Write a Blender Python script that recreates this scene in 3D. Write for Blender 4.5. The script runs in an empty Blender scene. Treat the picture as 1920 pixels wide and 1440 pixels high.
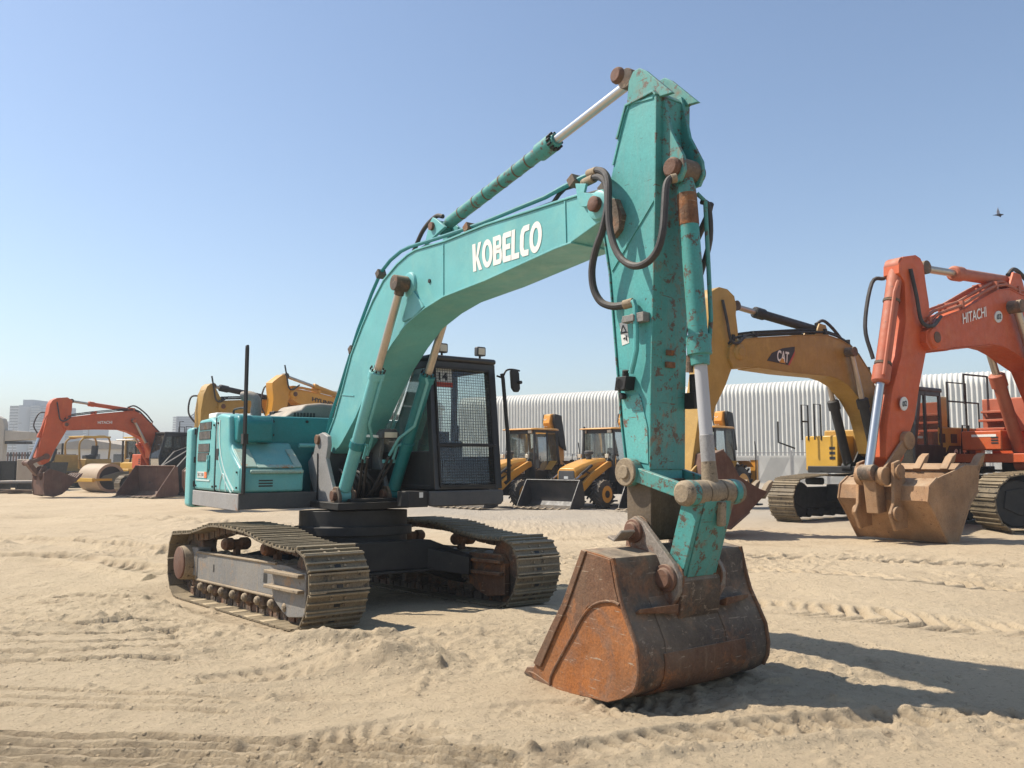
import bpy, bmesh, math, random
import numpy as np
from mathutils import Vector, Matrix
R = math.radians
random.seed(7)
scene = bpy.context.scene
col = scene.collection

# ------------------------------------------------------------------ camera (measured: eye 1.6 m above the sand)
F_PX, TILT, EYE = 1560.0, R(5.31), 1.6
cam = bpy.data.cameras.new('camera')
cam.sensor_width = 36.0
cam.lens = F_PX / 1920 * 36
cam.clip_start, cam.clip_end = 0.1, 6000
camo = bpy.data.objects.new('camera', cam)
col.objects.link(camo)
camo.location = (0, 0, EYE)
camo.rotation_euler = (R(90) + TILT, 0, 0)
scene.camera = camo
EYE_V = Vector((0, 0, EYE))


def ray(px, py):
    u = (px - 960) / F_PX
    v = (720 - py) / F_PX
    return Vector((u, math.cos(TILT) - v * math.sin(TILT), math.sin(TILT) + v * math.cos(TILT)))


def ground(px, py, z=0.0):
    r = ray(px, py)
    return EYE_V + r * ((z - EYE) / r.z)


def at_y(px, py, y):
    r = ray(px, py)
    return EYE_V + r * (y / r.y)


class Fr:
    """A machine's own axes: x forward, y to its left, z up; measured photo points become points on planes of it."""
    def __init__(s, X, Y, yaw, z=0.0, k=0.0, k2=0.0):
        c, n = math.cos(R(yaw)), math.sin(R(yaw))
        s.M = Matrix(((c, -n, 0, X), (n, c, 0, Y), (k, k2, 1, z), (0, 0, 0, 1)))
        s.I = s.M.inverted()
        s.X, s.Y, s.yaw = X, Y, yaw

    def _hit(s, px, py, ax, val):
        o = s.I @ EYE_V
        d = s.I.to_3x3() @ ray(px, py)
        return o + d * ((val - o[ax]) / d[ax])

    def y(s, px, py, y):
        p = s._hit(px, py, 1, y)
        return (p.x, p.z)

    def x(s, px, py, x):
        p = s._hit(px, py, 0, x)
        return (p.y, p.z)

    def ys(s, pts, y):
        return [s.y(a, b, y) for a, b in pts]

    def xs(s, pts, x):
        return [s.x(a, b, x) for a, b in pts]


WORLD = Fr(0, 0, 0)
# ------------------------------------------------------------------ mesh building
ROOT = {}


def smooth_path(pts, n=6):
    pts = [Vector(p) for p in pts]
    if len(pts) < 3:
        return pts
    out = []
    for i in range(len(pts) - 1):
        p0 = pts[i - 1] if i else pts[0] * 2 - pts[1]
        p1, p2 = pts[i], pts[i + 1]
        p3 = pts[i + 2] if i + 2 < len(pts) else p2 * 2 - p1
        for k in range(n):
            t = k / n
            out.append(0.5 * ((2 * p1) + (p2 - p0) * t + (2 * p0 - 5 * p1 + 4 * p2 - p3) * t * t + (3 * p1 - p0 - 3 * p2 + p3) * t ** 3))
    out.append(pts[-1])
    return out


class MB:
    def __init__(s):
        s.v, s.f = [], []

    def add(s, vs, fs):
        n = len(s.v)
        s.v += [Vector(v) for v in vs]
        s.f += [[i + n for i in f] for f in fs]
        return s

    def box(s, x0, x1, y0, y1, z0, z1):
        return s.add([(x, y, z) for x in (x0, x1) for y in (y0, y1) for z in (z0, z1)],
                     [(0, 1, 3, 2), (4, 6, 7, 5), (0, 4, 5, 1), (2, 3, 7, 6), (0, 2, 6, 4), (1, 5, 7, 3)])

    def obox(s, c, ux, uy, uz):
        c, ux, uy, uz = Vector(c), Vector(ux), Vector(uy), Vector(uz)
        return s.add([c + a * ux + b * uy + d * uz for a in (-1, 1) for b in (-1, 1) for d in (-1, 1)],
                     [(0, 1, 3, 2), (4, 6, 7, 5), (0, 4, 5, 1), (2, 3, 7, 6), (0, 2, 6, 4), (1, 5, 7, 3)])

    def bar(s, a, b, w, h):
        a, b = Vector(a), Vector(b)
        d = b - a
        up = Vector((0, 0, 1)) if abs(d.normalized().z) < .95 else Vector((1, 0, 0))
        sd = d.cross(up).normalized()
        up = sd.cross(d).normalized()
        return s.obox((a + b) / 2, d / 2, sd * w / 2, up * h / 2)

    def prism(s, pts, w0, w1, ax='y'):
        m = {'y': lambda a, b, w: (a, w, b), 'x': lambda a, b, w: (w, a, b), 'z': lambda a, b, w: (a, b, w)}[ax]
        n = len(pts)
        return s.add([m(a, b, w0) for a, b in pts] + [m(a, b, w1) for a, b in pts],
                     [list(range(n))[::-1], list(range(n, 2 * n))] + [(i, (i + 1) % n, n + (i + 1) % n, n + i) for i in range(n)])

    def strip(s, pts, w0, w1, t=0.02, closed=False):
        """a plate of thickness t following a polyline in the x-z plane, from y=w0 to w1"""
        P = [Vector((a, b)) for a, b in pts]
        n = len(P)
        off = []
        for i in range(n):
            if closed:
                d = P[(i + 1) % n] - P[i - 1]
            else:
                d = P[min(i + 1, n - 1)] - P[max(i - 1, 0)]
            d = d.normalized() if d.length else Vector((1, 0))
            off.append(Vector((-d.y, d.x)) * t)
        vs = []
        for i in range(n):
            a, b = P[i], P[i] + off[i]
            vs += [(a.x, w0, a.y), (a.x, w1, a.y), (b.x, w0, b.y), (b.x, w1, b.y)]
        fs = []
        for i in range(n if closed else n - 1):
            j = ((i + 1) % n) * 4
            k = i * 4
            fs += [(k, j, j + 1, k + 1), (k + 2, k + 3, j + 3, j + 2), (k, k + 2, j + 2, j), (k + 1, j + 1, j + 3, k + 3)]
        if not closed:
            k = (n - 1) * 4
            fs += [(0, 1, 3, 2), (k, k + 2, k + 3, k + 1)]
        return s.add(vs, fs)

    def cyl(s, p0, p1, r0, r1=None, n=20):
        return s.lathe([(0, r0), (1, r0 if r1 is None else r1)], p0, p1, n)

    def lathe(s, prof, p0, p1, n=24, caps=True):
        """profile of (fraction along p0-p1, radius)"""
        p0, p1 = Vector(p0), Vector(p1)
        d = p1 - p0
        a = d.normalized()
        e = a.cross(Vector((0, 0, 1)) if abs(a.z) < .9 else Vector((1, 0, 0))).normalized()
        g = a.cross(e)
        vs, fs = [], []
        for t, r in prof:
            vs += [p0 + d * t + (e * math.cos(2 * math.pi * i / n) + g * math.sin(2 * math.pi * i / n)) * r for i in range(n)]
        for k in range(len(prof) - 1):
            fs += [(k * n + i, k * n + (i + 1) % n, (k + 1) * n + (i + 1) % n, (k + 1) * n + i) for i in range(n)]
        if caps:
            fs += [list(range(n))[::-1], list(range((len(prof) - 1) * n, len(prof) * n))]
        return s.add(vs, fs)

    def tube(s, pts, r, n=8, sm=0):
        P = smooth_path(pts, sm) if sm else [Vector(p) for p in pts]
        vs, fs = [], []
        e = None
        for i, p in enumerate(P):
            d = (P[min(i + 1, len(P) - 1)] - P[max(i - 1, 0)]).normalized()
            if e is None:
                e = d.cross(Vector((0, 0, 1)) if abs(d.z) < .9 else Vector((1, 0, 0))).normalized()
            e = (e - d * e.dot(d)).normalized()
            g = d.cross(e)
            vs += [p + (e * math.cos(2 * math.pi * k / n) + g * math.sin(2 * math.pi * k / n)) * r for k in range(n)]
        for i in range(len(P) - 1):
            fs += [(i * n + k, i * n + (k + 1) % n, (i + 1) * n + (k + 1) % n, (i + 1) * n + k) for k in range(n)]
        fs += [list(range(n))[::-1], list(range((len(P) - 1) * n, len(P) * n))]
        return s.add(vs, fs)

    def ball(s, c, rx, ry, rz, n=14, m=8):
        vs, fs = [], []
        for j in range(1, m):
            for i in range(n):
                a, b = 2 * math.pi * i / n, math.pi * j / m
                vs.append((c[0] + rx * math.cos(a) * math.sin(b), c[1] + ry * math.sin(a) * math.sin(b), c[2] + rz * math.cos(b)))
        vs += [(c[0], c[1], c[2] + rz), (c[0], c[1], c[2] - rz)]
        for j in range(m - 2):
            fs += [(j * n + i, j * n + (i + 1) % n, (j + 1) * n + (i + 1) % n, (j + 1) * n + i) for i in range(n)]
        fs += [(i, (i + 1) % n, len(vs) - 2) for i in range(n)] + [((m - 2) * n + i, (m - 2) * n + (i + 1) % n, len(vs) - 1) for i in range(n)]
        return s.add(vs, fs)

    def mapv(s, fn, start=0):
        for i in range(start, len(s.v)):
            s.v[i] = Vector(fn(s.v[i]))
        return s

    def build(s, name, mat, parent=None, fr=None, bevel=0.0, label=None, angle=35, seg=2):
        me = bpy.data.meshes.new(name)
        M = fr.M if fr else Matrix.Identity(4)
        if parent is not None and fr is not None:
            M = ROOT[parent.name] @ M
        me.from_pydata([M @ v for v in s.v], [], s.f)
        bm = bmesh.new()
        bm.from_mesh(me)
        bmesh.ops.recalc_face_normals(bm, faces=bm.faces)
        bm.to_mesh(me)
        bm.free()
        for p in me.polygons:
            p.use_smooth = True
        me.set_sharp_from_angle(angle=R(angle))
        me.materials.append(mat)
        o = bpy.data.objects.new(name, me)
        col.objects.link(o)
        if parent is not None:
            o.parent = parent
            ROOT[o.name] = ROOT[parent.name]
        if bevel:
            b = o.modifiers.new('edge', 'BEVEL')
            b.width, b.segments, b.limit_method, b.angle_limit = bevel, seg, 'ANGLE', R(40)
            b.harden_normals = False
        if label:
            o['label'] = label
        return o


def thing(name, label, cat, loc=(0, 0, 0), yaw=0, group=None):
    o = bpy.data.objects.new(name, None)
    col.objects.link(o)
    o.location = loc
    o.rotation_euler = (0, 0, R(yaw))
    o.empty_display_size = .3
    o['label'], o['category'] = label, cat
    if group:
        o['group'] = group
    ROOT[o.name] = (Matrix.Translation(Vector(loc)) @ Matrix.Rotation(R(yaw), 4, 'Z')).inverted()
    return o


def tag(o, label, cat, group=None):
    o['label'], o['category'] = label, cat
    if group:
        o['group'] = group
    return o


def lettering(text, quad, mat, parent, fr, bold=0.0, name='lettering', depth=0.004, side='y', plane=0.0, out=-1):
    """raised letters; quad = bottom-left, bottom-right, top-left as points of the plane"""
    cu = bpy.data.curves.new('letters', 'FONT')
    cu.body = text
    cu.offset = bold
    ob = bpy.data.objects.new('letters', cu)
    col.objects.link(ob)
    dg = bpy.context.evaluated_depsgraph_get()
    me = bpy.data.meshes.new_from_object(ob.evaluated_get(dg))
    vs = [v.co.copy() for v in me.vertices]
    fs = [list(p.vertices) for p in me.polygons]
    bpy.data.objects.remove(ob)
    bpy.data.curves.remove(cu)
    bpy.data.meshes.remove(me)
    x0, x1 = min(v.x for v in vs), max(v.x for v in vs)
    y0, y1 = min(v.y for v in vs), max(v.y for v in vs)
    bl, br, tl = (Vector(q) for q in quad)
    mb = MB()
    pts = []
    for v in vs:
        q = bl + (br - bl) * ((v.x - x0) / (x1 - x0)) + (tl - bl) * ((v.y - y0) / (y1 - y0))
        pts.append((q.x, plane + out * depth, q.y) if side == 'y' else ((plane + out * depth, q.x, q.y) if side == 'x' else (q.x, q.y, q.z)))
    mb.add(pts, fs)
    return mb.build(name, mat, parent, fr)


# ------------------------------------------------------------------ materials
MAT = {}


def N(nt, t, **kw):
    n = nt.nodes.new(t)
    for k, v in kw.items():
        if k.startswith('i_'):
            n.inputs[k[2:].replace('_', ' ')].default_value = v
        else:
            setattr(n, k, v)
    return n


def ramp(nt, src, a, b, ca=(0, 0, 0, 1), cb=(1, 1, 1, 1)):
    r = nt.nodes.new('ShaderNodeValToRGB')
    r.color_ramp.elements[0].position, r.color_ramp.elements[1].position = a, b
    r.color_ramp.elements[0].color, r.color_ramp.elements[1].color = ca, cb
    nt.links.new(src, r.inputs[0])
    return r.outputs[0]


def mix(nt, fac, a, b, mode='MIX'):
    m = nt.nodes.new('ShaderNodeMix')
    m.data_type, m.blend_type = 'RGBA', mode
    for sock, v in ((m.inputs[0], fac), (m.inputs[6], a), (m.inputs[7], b)):
        if hasattr(v, 'is_linked') or isinstance(v, bpy.types.NodeSocket):
            nt.links.new(v, sock)
        else:
            sock.default_value = v if not isinstance(v, (tuple, list)) else tuple(v) + ((1,) if len(v) == 3 else ())
    return m.outputs[2]


def noise(nt, vec, scale, detail=6, rough=.6, dist=0.0):
    n = N(nt, 'ShaderNodeTexNoise')
    n.inputs['Scale'].default_value, n.inputs['Detail'].default_value = scale, detail
    n.inputs['Roughness'].default_value, n.inputs['Distortion'].default_value = rough, dist
    nt.links.new(vec, n.inputs['Vector'])
    return n.outputs['Fac']


def newmat(name):
    m = bpy.data.materials.new(name)
    m.use_nodes = True
    nt = m.node_tree
    b = nt.nodes['Principled BSDF']
    tc = N(nt, 'ShaderNodeTexCoord')
    MAT[name] = m
    return m, nt, b, tc.outputs['Object']


def worn(name, c, rough=.45, metal=0.0, chip=(.11, .055, .03), chips=.66, chip_scale=9.0, scratch=.0, dust=.35, dustc=(.47, .37, .25), var=.12, bump=.08, fade=None, rust=0.0, rustc=(.20, .075, .025), grime=.22, streak=.0, streakc=(.30, .22, .14)):
    m, nt, b, V = newmat(name)
    c2 = tuple(min(1, x * (1 + var)) for x in c)
    c1 = tuple(x * (1 - var) for x in c)
    base = mix(nt, ramp(nt, noise(nt, V, 1.7, 8, .62), .3, .7), c1, c2)
    if fade:
        base = mix(nt, ramp(nt, noise(nt, V, 2.6, 9, .7, .4), .5, .74), base, fade)
    if rust:
        base = mix(nt, ramp(nt, noise(nt, V, 3.1, 10, .72, .6), .62 - rust * .25, .72 - rust * .2), base, mix(nt, noise(nt, V, 14, 6, .7), rustc, tuple(x * 2.1 for x in rustc)))
    cm = ramp(nt, noise(nt, V, chip_scale, 12, .78), chips, chips + .02)
    base = mix(nt, cm, base, chip)
    if scratch:
        mp = N(nt, 'ShaderNodeMapping')
        mp.inputs['Scale'].default_value = (5, 5, 60)
        mp.inputs['Rotation'].default_value = (.5, .9, .3)
        nt.links.new(V, mp.inputs['Vector'])
        base = mix(nt, ramp(nt, noise(nt, mp.outputs[0], 1.0, 3, .5), .74 - scratch * .1, .76 - scratch * .1), base, chip)
    fine = ramp(nt, noise(nt, V, 55, 6, .75), .30, .70, (1 - grime,) * 3 + (1,), (1 + grime * .35,) * 3 + (1,))
    base = mix(nt, 1.0, base, fine, 'MULTIPLY')
    if streak:
        m_ = N(nt, 'ShaderNodeMapping')
        m_.inputs['Scale'].default_value = (13, 13, 1.3)
        nt.links.new(V, m_.inputs['Vector'])
        k_ = N(nt, 'ShaderNodeMath', operation='MULTIPLY')
        nt.links.new(ramp(nt, noise(nt, m_.outputs[0], 1.0, 8, .7), .52, .78), k_.inputs[0])
        k_.inputs[1].default_value = streak
        base = mix(nt, k_.outputs[0], base, streakc)
    if dust:
        g = N(nt, 'ShaderNodeNewGeometry')
        sx = N(nt, 'ShaderNodeSeparateXYZ')
        nt.links.new(g.outputs['Normal'], sx.inputs[0])
        up = ramp(nt, sx.outputs['Z'], .25, .95)
        mm = N(nt, 'ShaderNodeMath', operation='MULTIPLY')
        nt.links.new(up, mm.inputs[0])
        nt.links.new(ramp(nt, noise(nt, V, 5, 7, .6), .25, .7), mm.inputs[1])
        m2 = N(nt, 'ShaderNodeMath', operation='MULTIPLY')
        nt.links.new(mm.outputs[0], m2.inputs[0])
        m2.inputs[1].default_value = min(1, dust * 1.6)
        m3 = N(nt, 'ShaderNodeMath', operation='MULTIPLY_ADD')
        nt.links.new(ramp(nt, noise(nt, V, 2.2, 9, .68), .42, .85), m3.inputs[0])
        m3.inputs[1].default_value = dust * .55
        nt.links.new(m2.outputs[0], m3.inputs[2])
        m3.use_clamp = True
        base = mix(nt, m3.outputs[0], base, dustc)
    nt.links.new(base, b.inputs['Base Color'])
    b.inputs['Metallic'].default_value = metal
    nt.links.new(ramp(nt, noise(nt, V, 7, 6, .6), .2, .8, (max(0, rough - .12),) * 3 + (1,), (min(1, rough + .2),) * 3 + (1,)), b.inputs['Roughness'])
    if bump:
        bp = N(nt, 'ShaderNodeBump')
        bp.inputs['Strength'].default_value = bump
        bp.inputs['Distance'].default_value = .02
        nt.links.new(noise(nt, V, 26, 8, .7), bp.inputs['Height'])
        nt.links.new(bp.outputs[0], b.inputs['Normal'])
    return m


def plain(name, c, rough=.5, metal=0.0, var=.08):
    m, nt, b, V = newmat(name)
    nt.links.new(mix(nt, noise(nt, V, 6, 6, .6), tuple(x * (1 - var) for x in c), tuple(min(1, x * (1 + var)) for x in c)), b.inputs['Base Color'])
    b.inputs['Roughness'].default_value, b.inputs['Metallic'].default_value = rough, metal
    return m


def glass(name, tint=(.75, .8, .78), refl=.1, dirt=.12):
    m, nt, b, V = newmat(name)
    nt.nodes.remove(b)
    tr = N(nt, 'ShaderNodeBsdfTransparent')
    tr.inputs[0].default_value = tint + (1,)
    gl = N(nt, 'ShaderNodeBsdfGlossy')
    gl.inputs['Roughness'].default_value = .03
    lw = N(nt, 'ShaderNodeLayerWeight')
    lw.inputs[0].default_value = .25
    mm = N(nt, 'ShaderNodeMath', operation='MULTIPLY_ADD')
    nt.links.new(lw.outputs['Fresnel'], mm.inputs[0])
    mm.inputs[1].default_value, mm.inputs[2].default_value = .6, refl
    ms = N(nt, 'ShaderNodeMixShader')
    nt.links.new(mm.outputs[0], ms.inputs[0])
    nt.links.new(tr.outputs[0], ms.inputs[1])
    nt.links.new(gl.outputs[0], ms.inputs[2])
    df = N(nt, 'ShaderNodeBsdfDiffuse')
    df.inputs[0].default_value = (.42, .38, .3, 1)
    md = N(nt, 'ShaderNodeMixShader')
    dm = N(nt, 'ShaderNodeMath', operation='MULTIPLY')
    nt.links.new(ramp(nt, noise(nt, V, 3, 8, .7), .3, .8), dm.inputs[0])
    dm.inputs[1].default_value = dirt * 2
    nt.links.new(dm.outputs[0], md.inputs[0])
    nt.links.new(ms.outputs[0], md.inputs[1])
    nt.links.new(df.outputs[0], md.inputs[2])
    nt.links.new(md.outputs[0], nt.nodes['Material Output'].inputs[0])
    return m


TEAL = (.13, .415, .415)
teal = worn('teal_paint', TEAL, .42, chips=.645, chip_scale=11, scratch=.0, dust=.16, fade=(.19, .47, .43), chip=(.07, .05, .04), grime=.12, streak=.35, streakc=(.20, .40, .36))
teal_worn = worn('worn_teal_paint', (.05, .265, .24), .5, streak=.5, streakc=(.22, .20, .14), chips=.55, chip_scale=12, scratch=.5, dust=.22, rust=.22, chip=(.09, .055, .035), rustc=(.13, .065, .03))
teal_scuffed = worn('scuffed_teal_paint', (.075, .345, .33), .5, streak=.45, streakc=(.16, .28, .25), chips=.615, chip_scale=19, scratch=.35, dust=.12, chip=(.06, .045, .04))
teal_dark = worn('dark_shaded_teal', (.012, .20, .21), .4, chips=.70, dust=.08)  # shade put into the teal for hood and tank, plain dark on pipes
rust_steel = worn('rusty_steel', (.16, .072, .034), .8, chips=.62, chip_scale=20, chip=(.34, .25, .17), dust=.4, var=.4, bump=.5, rust=.3, rustc=(.24, .085, .022), scratch=.6, grime=.5, streak=.5, streakc=(.30, .20, .12))
rust_bright = worn('orange_rust', (.31, .105, .022), .78, chips=.63, chip_scale=22, chip=(.40, .29, .20), dust=.4, var=.4, bump=.4, rust=.52, rustc=(.15, .07, .036), scratch=.7, grime=.5, streak=.5, streakc=(.20, .09, .045))
dark_steel = worn('dark_worn_steel', (.085, .062, .046), .78, chips=.585, chip_scale=18, chip=(.28, .21, .15), dust=.5, var=.5, bump=.5, rust=.5, rustc=(.15, .068, .032), scratch=.75, grime=.5, streak=.6, streakc=(.17, .125, .085))
pin_rust = worn('rusted_pin', (.14, .062, .036), .7, chips=.6, dust=.3, bump=.4, var=.4, grime=.4)
dusty_steel = worn('dusty_steel', (.28, .215, .14), .8, grime=.45, chips=.58, chip_scale=10, chip=(.08, .055, .035), dust=.4, var=.25, bump=.3)
shoe_steel = worn('track_shoe_steel', (.20, .155, .095), .62, chips=.56, chip_scale=9, chip=(.045, .036, .028), dust=.28, var=.4, bump=.4, dustc=(.38, .29, .17), grime=.5)
grey_frame = worn('grey_frame_paint', (.21, .205, .195), .65, chips=.62, chip=(.10, .07, .05), dust=.55, rust=.22, rustc=(.24, .15, .08), bump=.25, grime=.4, streak=.6, streakc=(.34, .26, .16))
grey_plate = worn('grey_plate', (.31, .30, .29), .55, chips=.66, chip=(.12, .09, .07), dust=.3, bump=.12, rust=.1, grime=.3, streak=.35, streakc=(.22, .18, .14))
black_steel = worn('black_steel', (.013, .013, .013), .6, chips=.66, chip=(.12, .10, .08), dust=.08, bump=.08)
black_cab = worn('black_cab_paint', (.022, .022, .024), .38, chips=.72, chip=(.1, .08, .07), dust=.12, bump=.04)
charcoal = worn('charcoal_panel', (.06, .062, .066), .5, chips=.70, chip=(.25, .23, .2), dust=.2, bump=.05)
rubber = worn('hose_rubber', (.028, .025, .024), .6, chips=.9, dust=.4, dustc=(.25, .2, .15), bump=.15)
tyre_rubber = worn('tyre_rubber', (.03, .028, .026), .8, chips=.95, dust=.5, dustc=(.33, .26, .18), bump=.15)
chrome = plain('chrome_rod', (.50, .50, .50), .34, 1.0)
dull_chrome = worn('dusty_rod', (.50, .44, .37), .35, metal=.75, chips=.72, chip=(.3, .2, .12), dust=.3, bump=.0)
grey_wrap = plain('grey_rod_sleeve', (.42, .42, .43), .6)
white_paint = plain('cream_white', (.78, .75, .68), .5)
white_sign = plain('white_sign', (.62, .62, .58), .5)
red_sign = plain('red_sign', (.45, .06, .03), .5)
black_ink = plain('black_ink', (.02, .02, .02), .5)
orange_lens = plain('orange_lens', (.8, .16, .02), .3)
lamp_lens = plain('lamp_lens', (.62, .55, .42), .15)
clear = glass('cab_glass', (.80, .86, .84), .08, .10)
dark_glass = glass('tinted_glass', (.18, .21, .205), .06, .16)
hood_grey = worn('sun_bleached_hood', (.27, .24, .20), .6, chips=.75, dust=.6, bump=.04)
pale_wear = worn('peeling_pale_teal', (.34, .50, .43), .6, scratch=.6, grime=.3, chips=.56, chip_scale=6, chip=(.42, .22, .11), dust=.2)
strip_white = plain('silver_stripe', (.50, .62, .60), .45)
orange_paint = worn('orange_paint', (.56, .088, .013), .5, chips=.635, chip_scale=9, chip=(.09, .04, .025), dust=.10, fade=(.60, .13, .03), bump=.1, grime=.25, streak=.4, streakc=(.30, .06, .02))
orange_dusty = worn('dusty_orange_paint', (.42, .10, .045), .6, chips=.62, chip_scale=8, chip=(.14, .07, .045), dust=.35, bump=.12)
ochre = worn('ochre_yellow_paint', (.41, .235, .04), .5, chips=.655, chip=(.09, .05, .03), dust=.18, fade=(.50, .30, .06), bump=.1, grime=.25, streak=.45, streakc=(.25, .13, .03))
yellow_paint = worn('yellow_paint', (.60, .34, .03), .42, chips=.71, chip=(.1, .05, .03), dust=.22, bump=.04)
amber = worn('amber_orange_paint', (.68, .31, .03), .4, chips=.73, chip=(.1, .05, .03), dust=.15, bump=.04)
brown_steel = worn('brown_bucket_steel', (.13, .055, .034), .65, chips=.64, chip=(.3, .2, .13), dust=.25, var=.35, bump=.2, grime=.4, streak=.5, streakc=(.24, .15, .09))
tan_steel = worn('tan_dusty_bucket', (.34, .19, .09), .75, chips=.60, chip=(.16, .075, .04), dust=.4, var=.35, bump=.3, grime=.4, streak=.6, streakc=(.20, .095, .045))
black_bucket = worn('black_bucket_paint', (.016, .016, .019), .45, chips=.72, chip=(.12, .1, .08), dust=.2, bump=.05)
seat_fabric = plain('dark_seat', (.03, .03, .032), .8)
teal_patch = worn('scratched_bright_teal', (.11, .40, .37), .5, chips=.575, chip_scale=13, chip=(.16, .09, .06), dust=.1, scratch=.8, rust=.12, rustc=(.22, .11, .06), grime=.25, streak=.4, streakc=(.20, .36, .31))
SKY_STRENGTH, SUN_STRENGTH, EXPOSURE = .112, 4.5, .62
SKY_AIR, SKY_DUST, SKY_OZONE = 1.0, .6, 1.1
HAZE, HAZE_C = .0014, (.70, .73, .75)
SAND_A, SAND_B, SAND_C, GRAVEL = (.45, .345, .225), (.58, .465, .315), (.50, .395, .26), (.37, .33, .275)
# ------------------------------------------------------------------ sky and sun
SUN_EL = R(51)
TO_SUN = Vector((-.974 * math.cos(SUN_EL), .225 * math.cos(SUN_EL), math.sin(SUN_EL)))
w = bpy.data.worlds.new('World')
scene.world = w
w.use_nodes = True
nt = w.node_tree
sky = nt.nodes.new('ShaderNodeTexSky')
sky.sky_type = 'NISHITA'
sky.sun_disc = False
sky.sun_elevation = SUN_EL
sky.sun_rotation = math.atan2(TO_SUN.x, TO_SUN.y)
sky.altitude = 0
sky.air_density, sky.dust_density, sky.ozone_density = SKY_AIR, SKY_DUST, SKY_OZONE
nt.links.new(sky.outputs[0], nt.nodes['Background'].inputs[0])
nt.nodes['Background'].inputs[1].default_value = SKY_STRENGTH
sun = bpy.data.lights.new('sun', 'SUN')
sun.energy, sun.angle, sun.color = SUN_STRENGTH, R(.5), (1, .93, .82)
so = bpy.data.objects.new('sun', sun)
col.objects.link(so)
so.rotation_euler = TO_SUN.to_track_quat('Z', 'Y').to_euler()
so.location = (-20, 10, 30)
vs = scene.view_settings
vs.view_transform, vs.look, vs.exposure, vs.gamma, vs.use_curve_mapping = 'Standard', 'None', EXPOSURE, 1, False
scene.cycles.max_bounces = 6
scene.cycles.transparent_max_bounces = 16
scene.cycles.caustics_reflective = scene.cycles.caustics_refractive = False

# ------------------------------------------------------------------ frames of the teal machine
U = Fr(-1.95, 10.40, -54)                                   # house, boom, arm, bucket
T = Fr(-1.97, 10.46, -51.2, z=-.122, k=.033, k2=-.015)      # undercarriage, sunk a little at the back
G, SW = 1.25, .63                                           # half gauge, shoe width

# ------------------------------------------------------------------ sand


def grid_axis(lo, fine0, fine1, hi, step, g=1.07):
    a = [fine0]
    s = step
    while a[-1] > lo:
        s *= g
        a.append(a[-1] - s)
    a = a[::-1]
    n = int((fine1 - fine0) / step)
    a += [fine0 + step * (i + 1) for i in range(n)]
    s = step
    while a[-1] < hi:
        s *= g
        a.append(a[-1] + s)
    return np.array(a)


def vnoise(x, y, seed):
    xi, yi = np.floor(x).astype(np.int64), np.floor(y).astype(np.int64)
    xf, yf = x - xi, y - yi
    u, v = xf * xf * xf * (xf * (xf * 6 - 15) + 10), yf * yf * yf * (yf * (yf * 6 - 15) + 10)

    def h(a, b):
        n = (a * 374761393 + b * 668265263 + seed * 974634777) & 0xffffffff
        n = ((n ^ (n >> 13)) * 1274126177) & 0xffffffff
        return ((n ^ (n >> 16)) & 0xffff) / 32768.0 - 1.0
    return (h(xi, yi) * (1 - u) + h(xi + 1, yi) * u) * (1 - v) + (h(xi, yi + 1) * (1 - u) + h(xi + 1, yi + 1) * u) * v


def fbm(x, y, seed, o=4, g=.5):
    s, a = 0, 1.0
    for i in range(o):
        s = s + a * vnoise(x, y, seed + i * 17)
        x, y, a = x * 2.03 + 13.1, y * 2.03 + 7.7, a * g
    return s


def sstep(a, b, x):
    t = np.clip((x - a) / (b - a), 0, 1)
    return t * t * (3 - 2 * t)


gx = grid_axis(-1500, -7.6, 6.2, 1500, .0235, 1.05)
gy = np.concatenate([grid_axis(-30, 3.7, 6.6, 6.61, .0145, 1.05)[:-1], grid_axis(6.61, 6.62, 14.5, 1500, .0235, 1.035)])
gy = np.unique(np.round(gy, 5))
X, Y = np.meshgrid(gx, gy)
near = 1 - sstep(14, 30, np.hypot(X, Y - 4))
mid = 1 - sstep(30, 60, np.hypot(X, Y - 4))
DM = np.zeros(X.shape)
H = .045 * fbm(X * .45, Y * .45, 3, 3) * mid
rough_m = sstep(-.25, .5, fbm(X * .5 + 3, Y * .7, 41, 3))
H += near * (.007 + .011 * rough_m) * fbm(X * 2.6, Y * 3.4, 11, 4)
H += near * (.0035 + .009 * rough_m) * fbm(X * 10, Y * 13, 23, 3, .65)
sharp_ = 1 - np.abs(fbm(X * 4.5, Y * 6, 57, 3))
H += near * .012 * rough_m * np.clip(sharp_, 0, 1) ** 3
clod = fbm(X * 7, Y * 8, 77, 2)
H += near * .06 * np.clip(clod - .75, 0, 1) * rough_m


def polyline(px):
    return [ground(a, b).xy for a, b in px]


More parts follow.
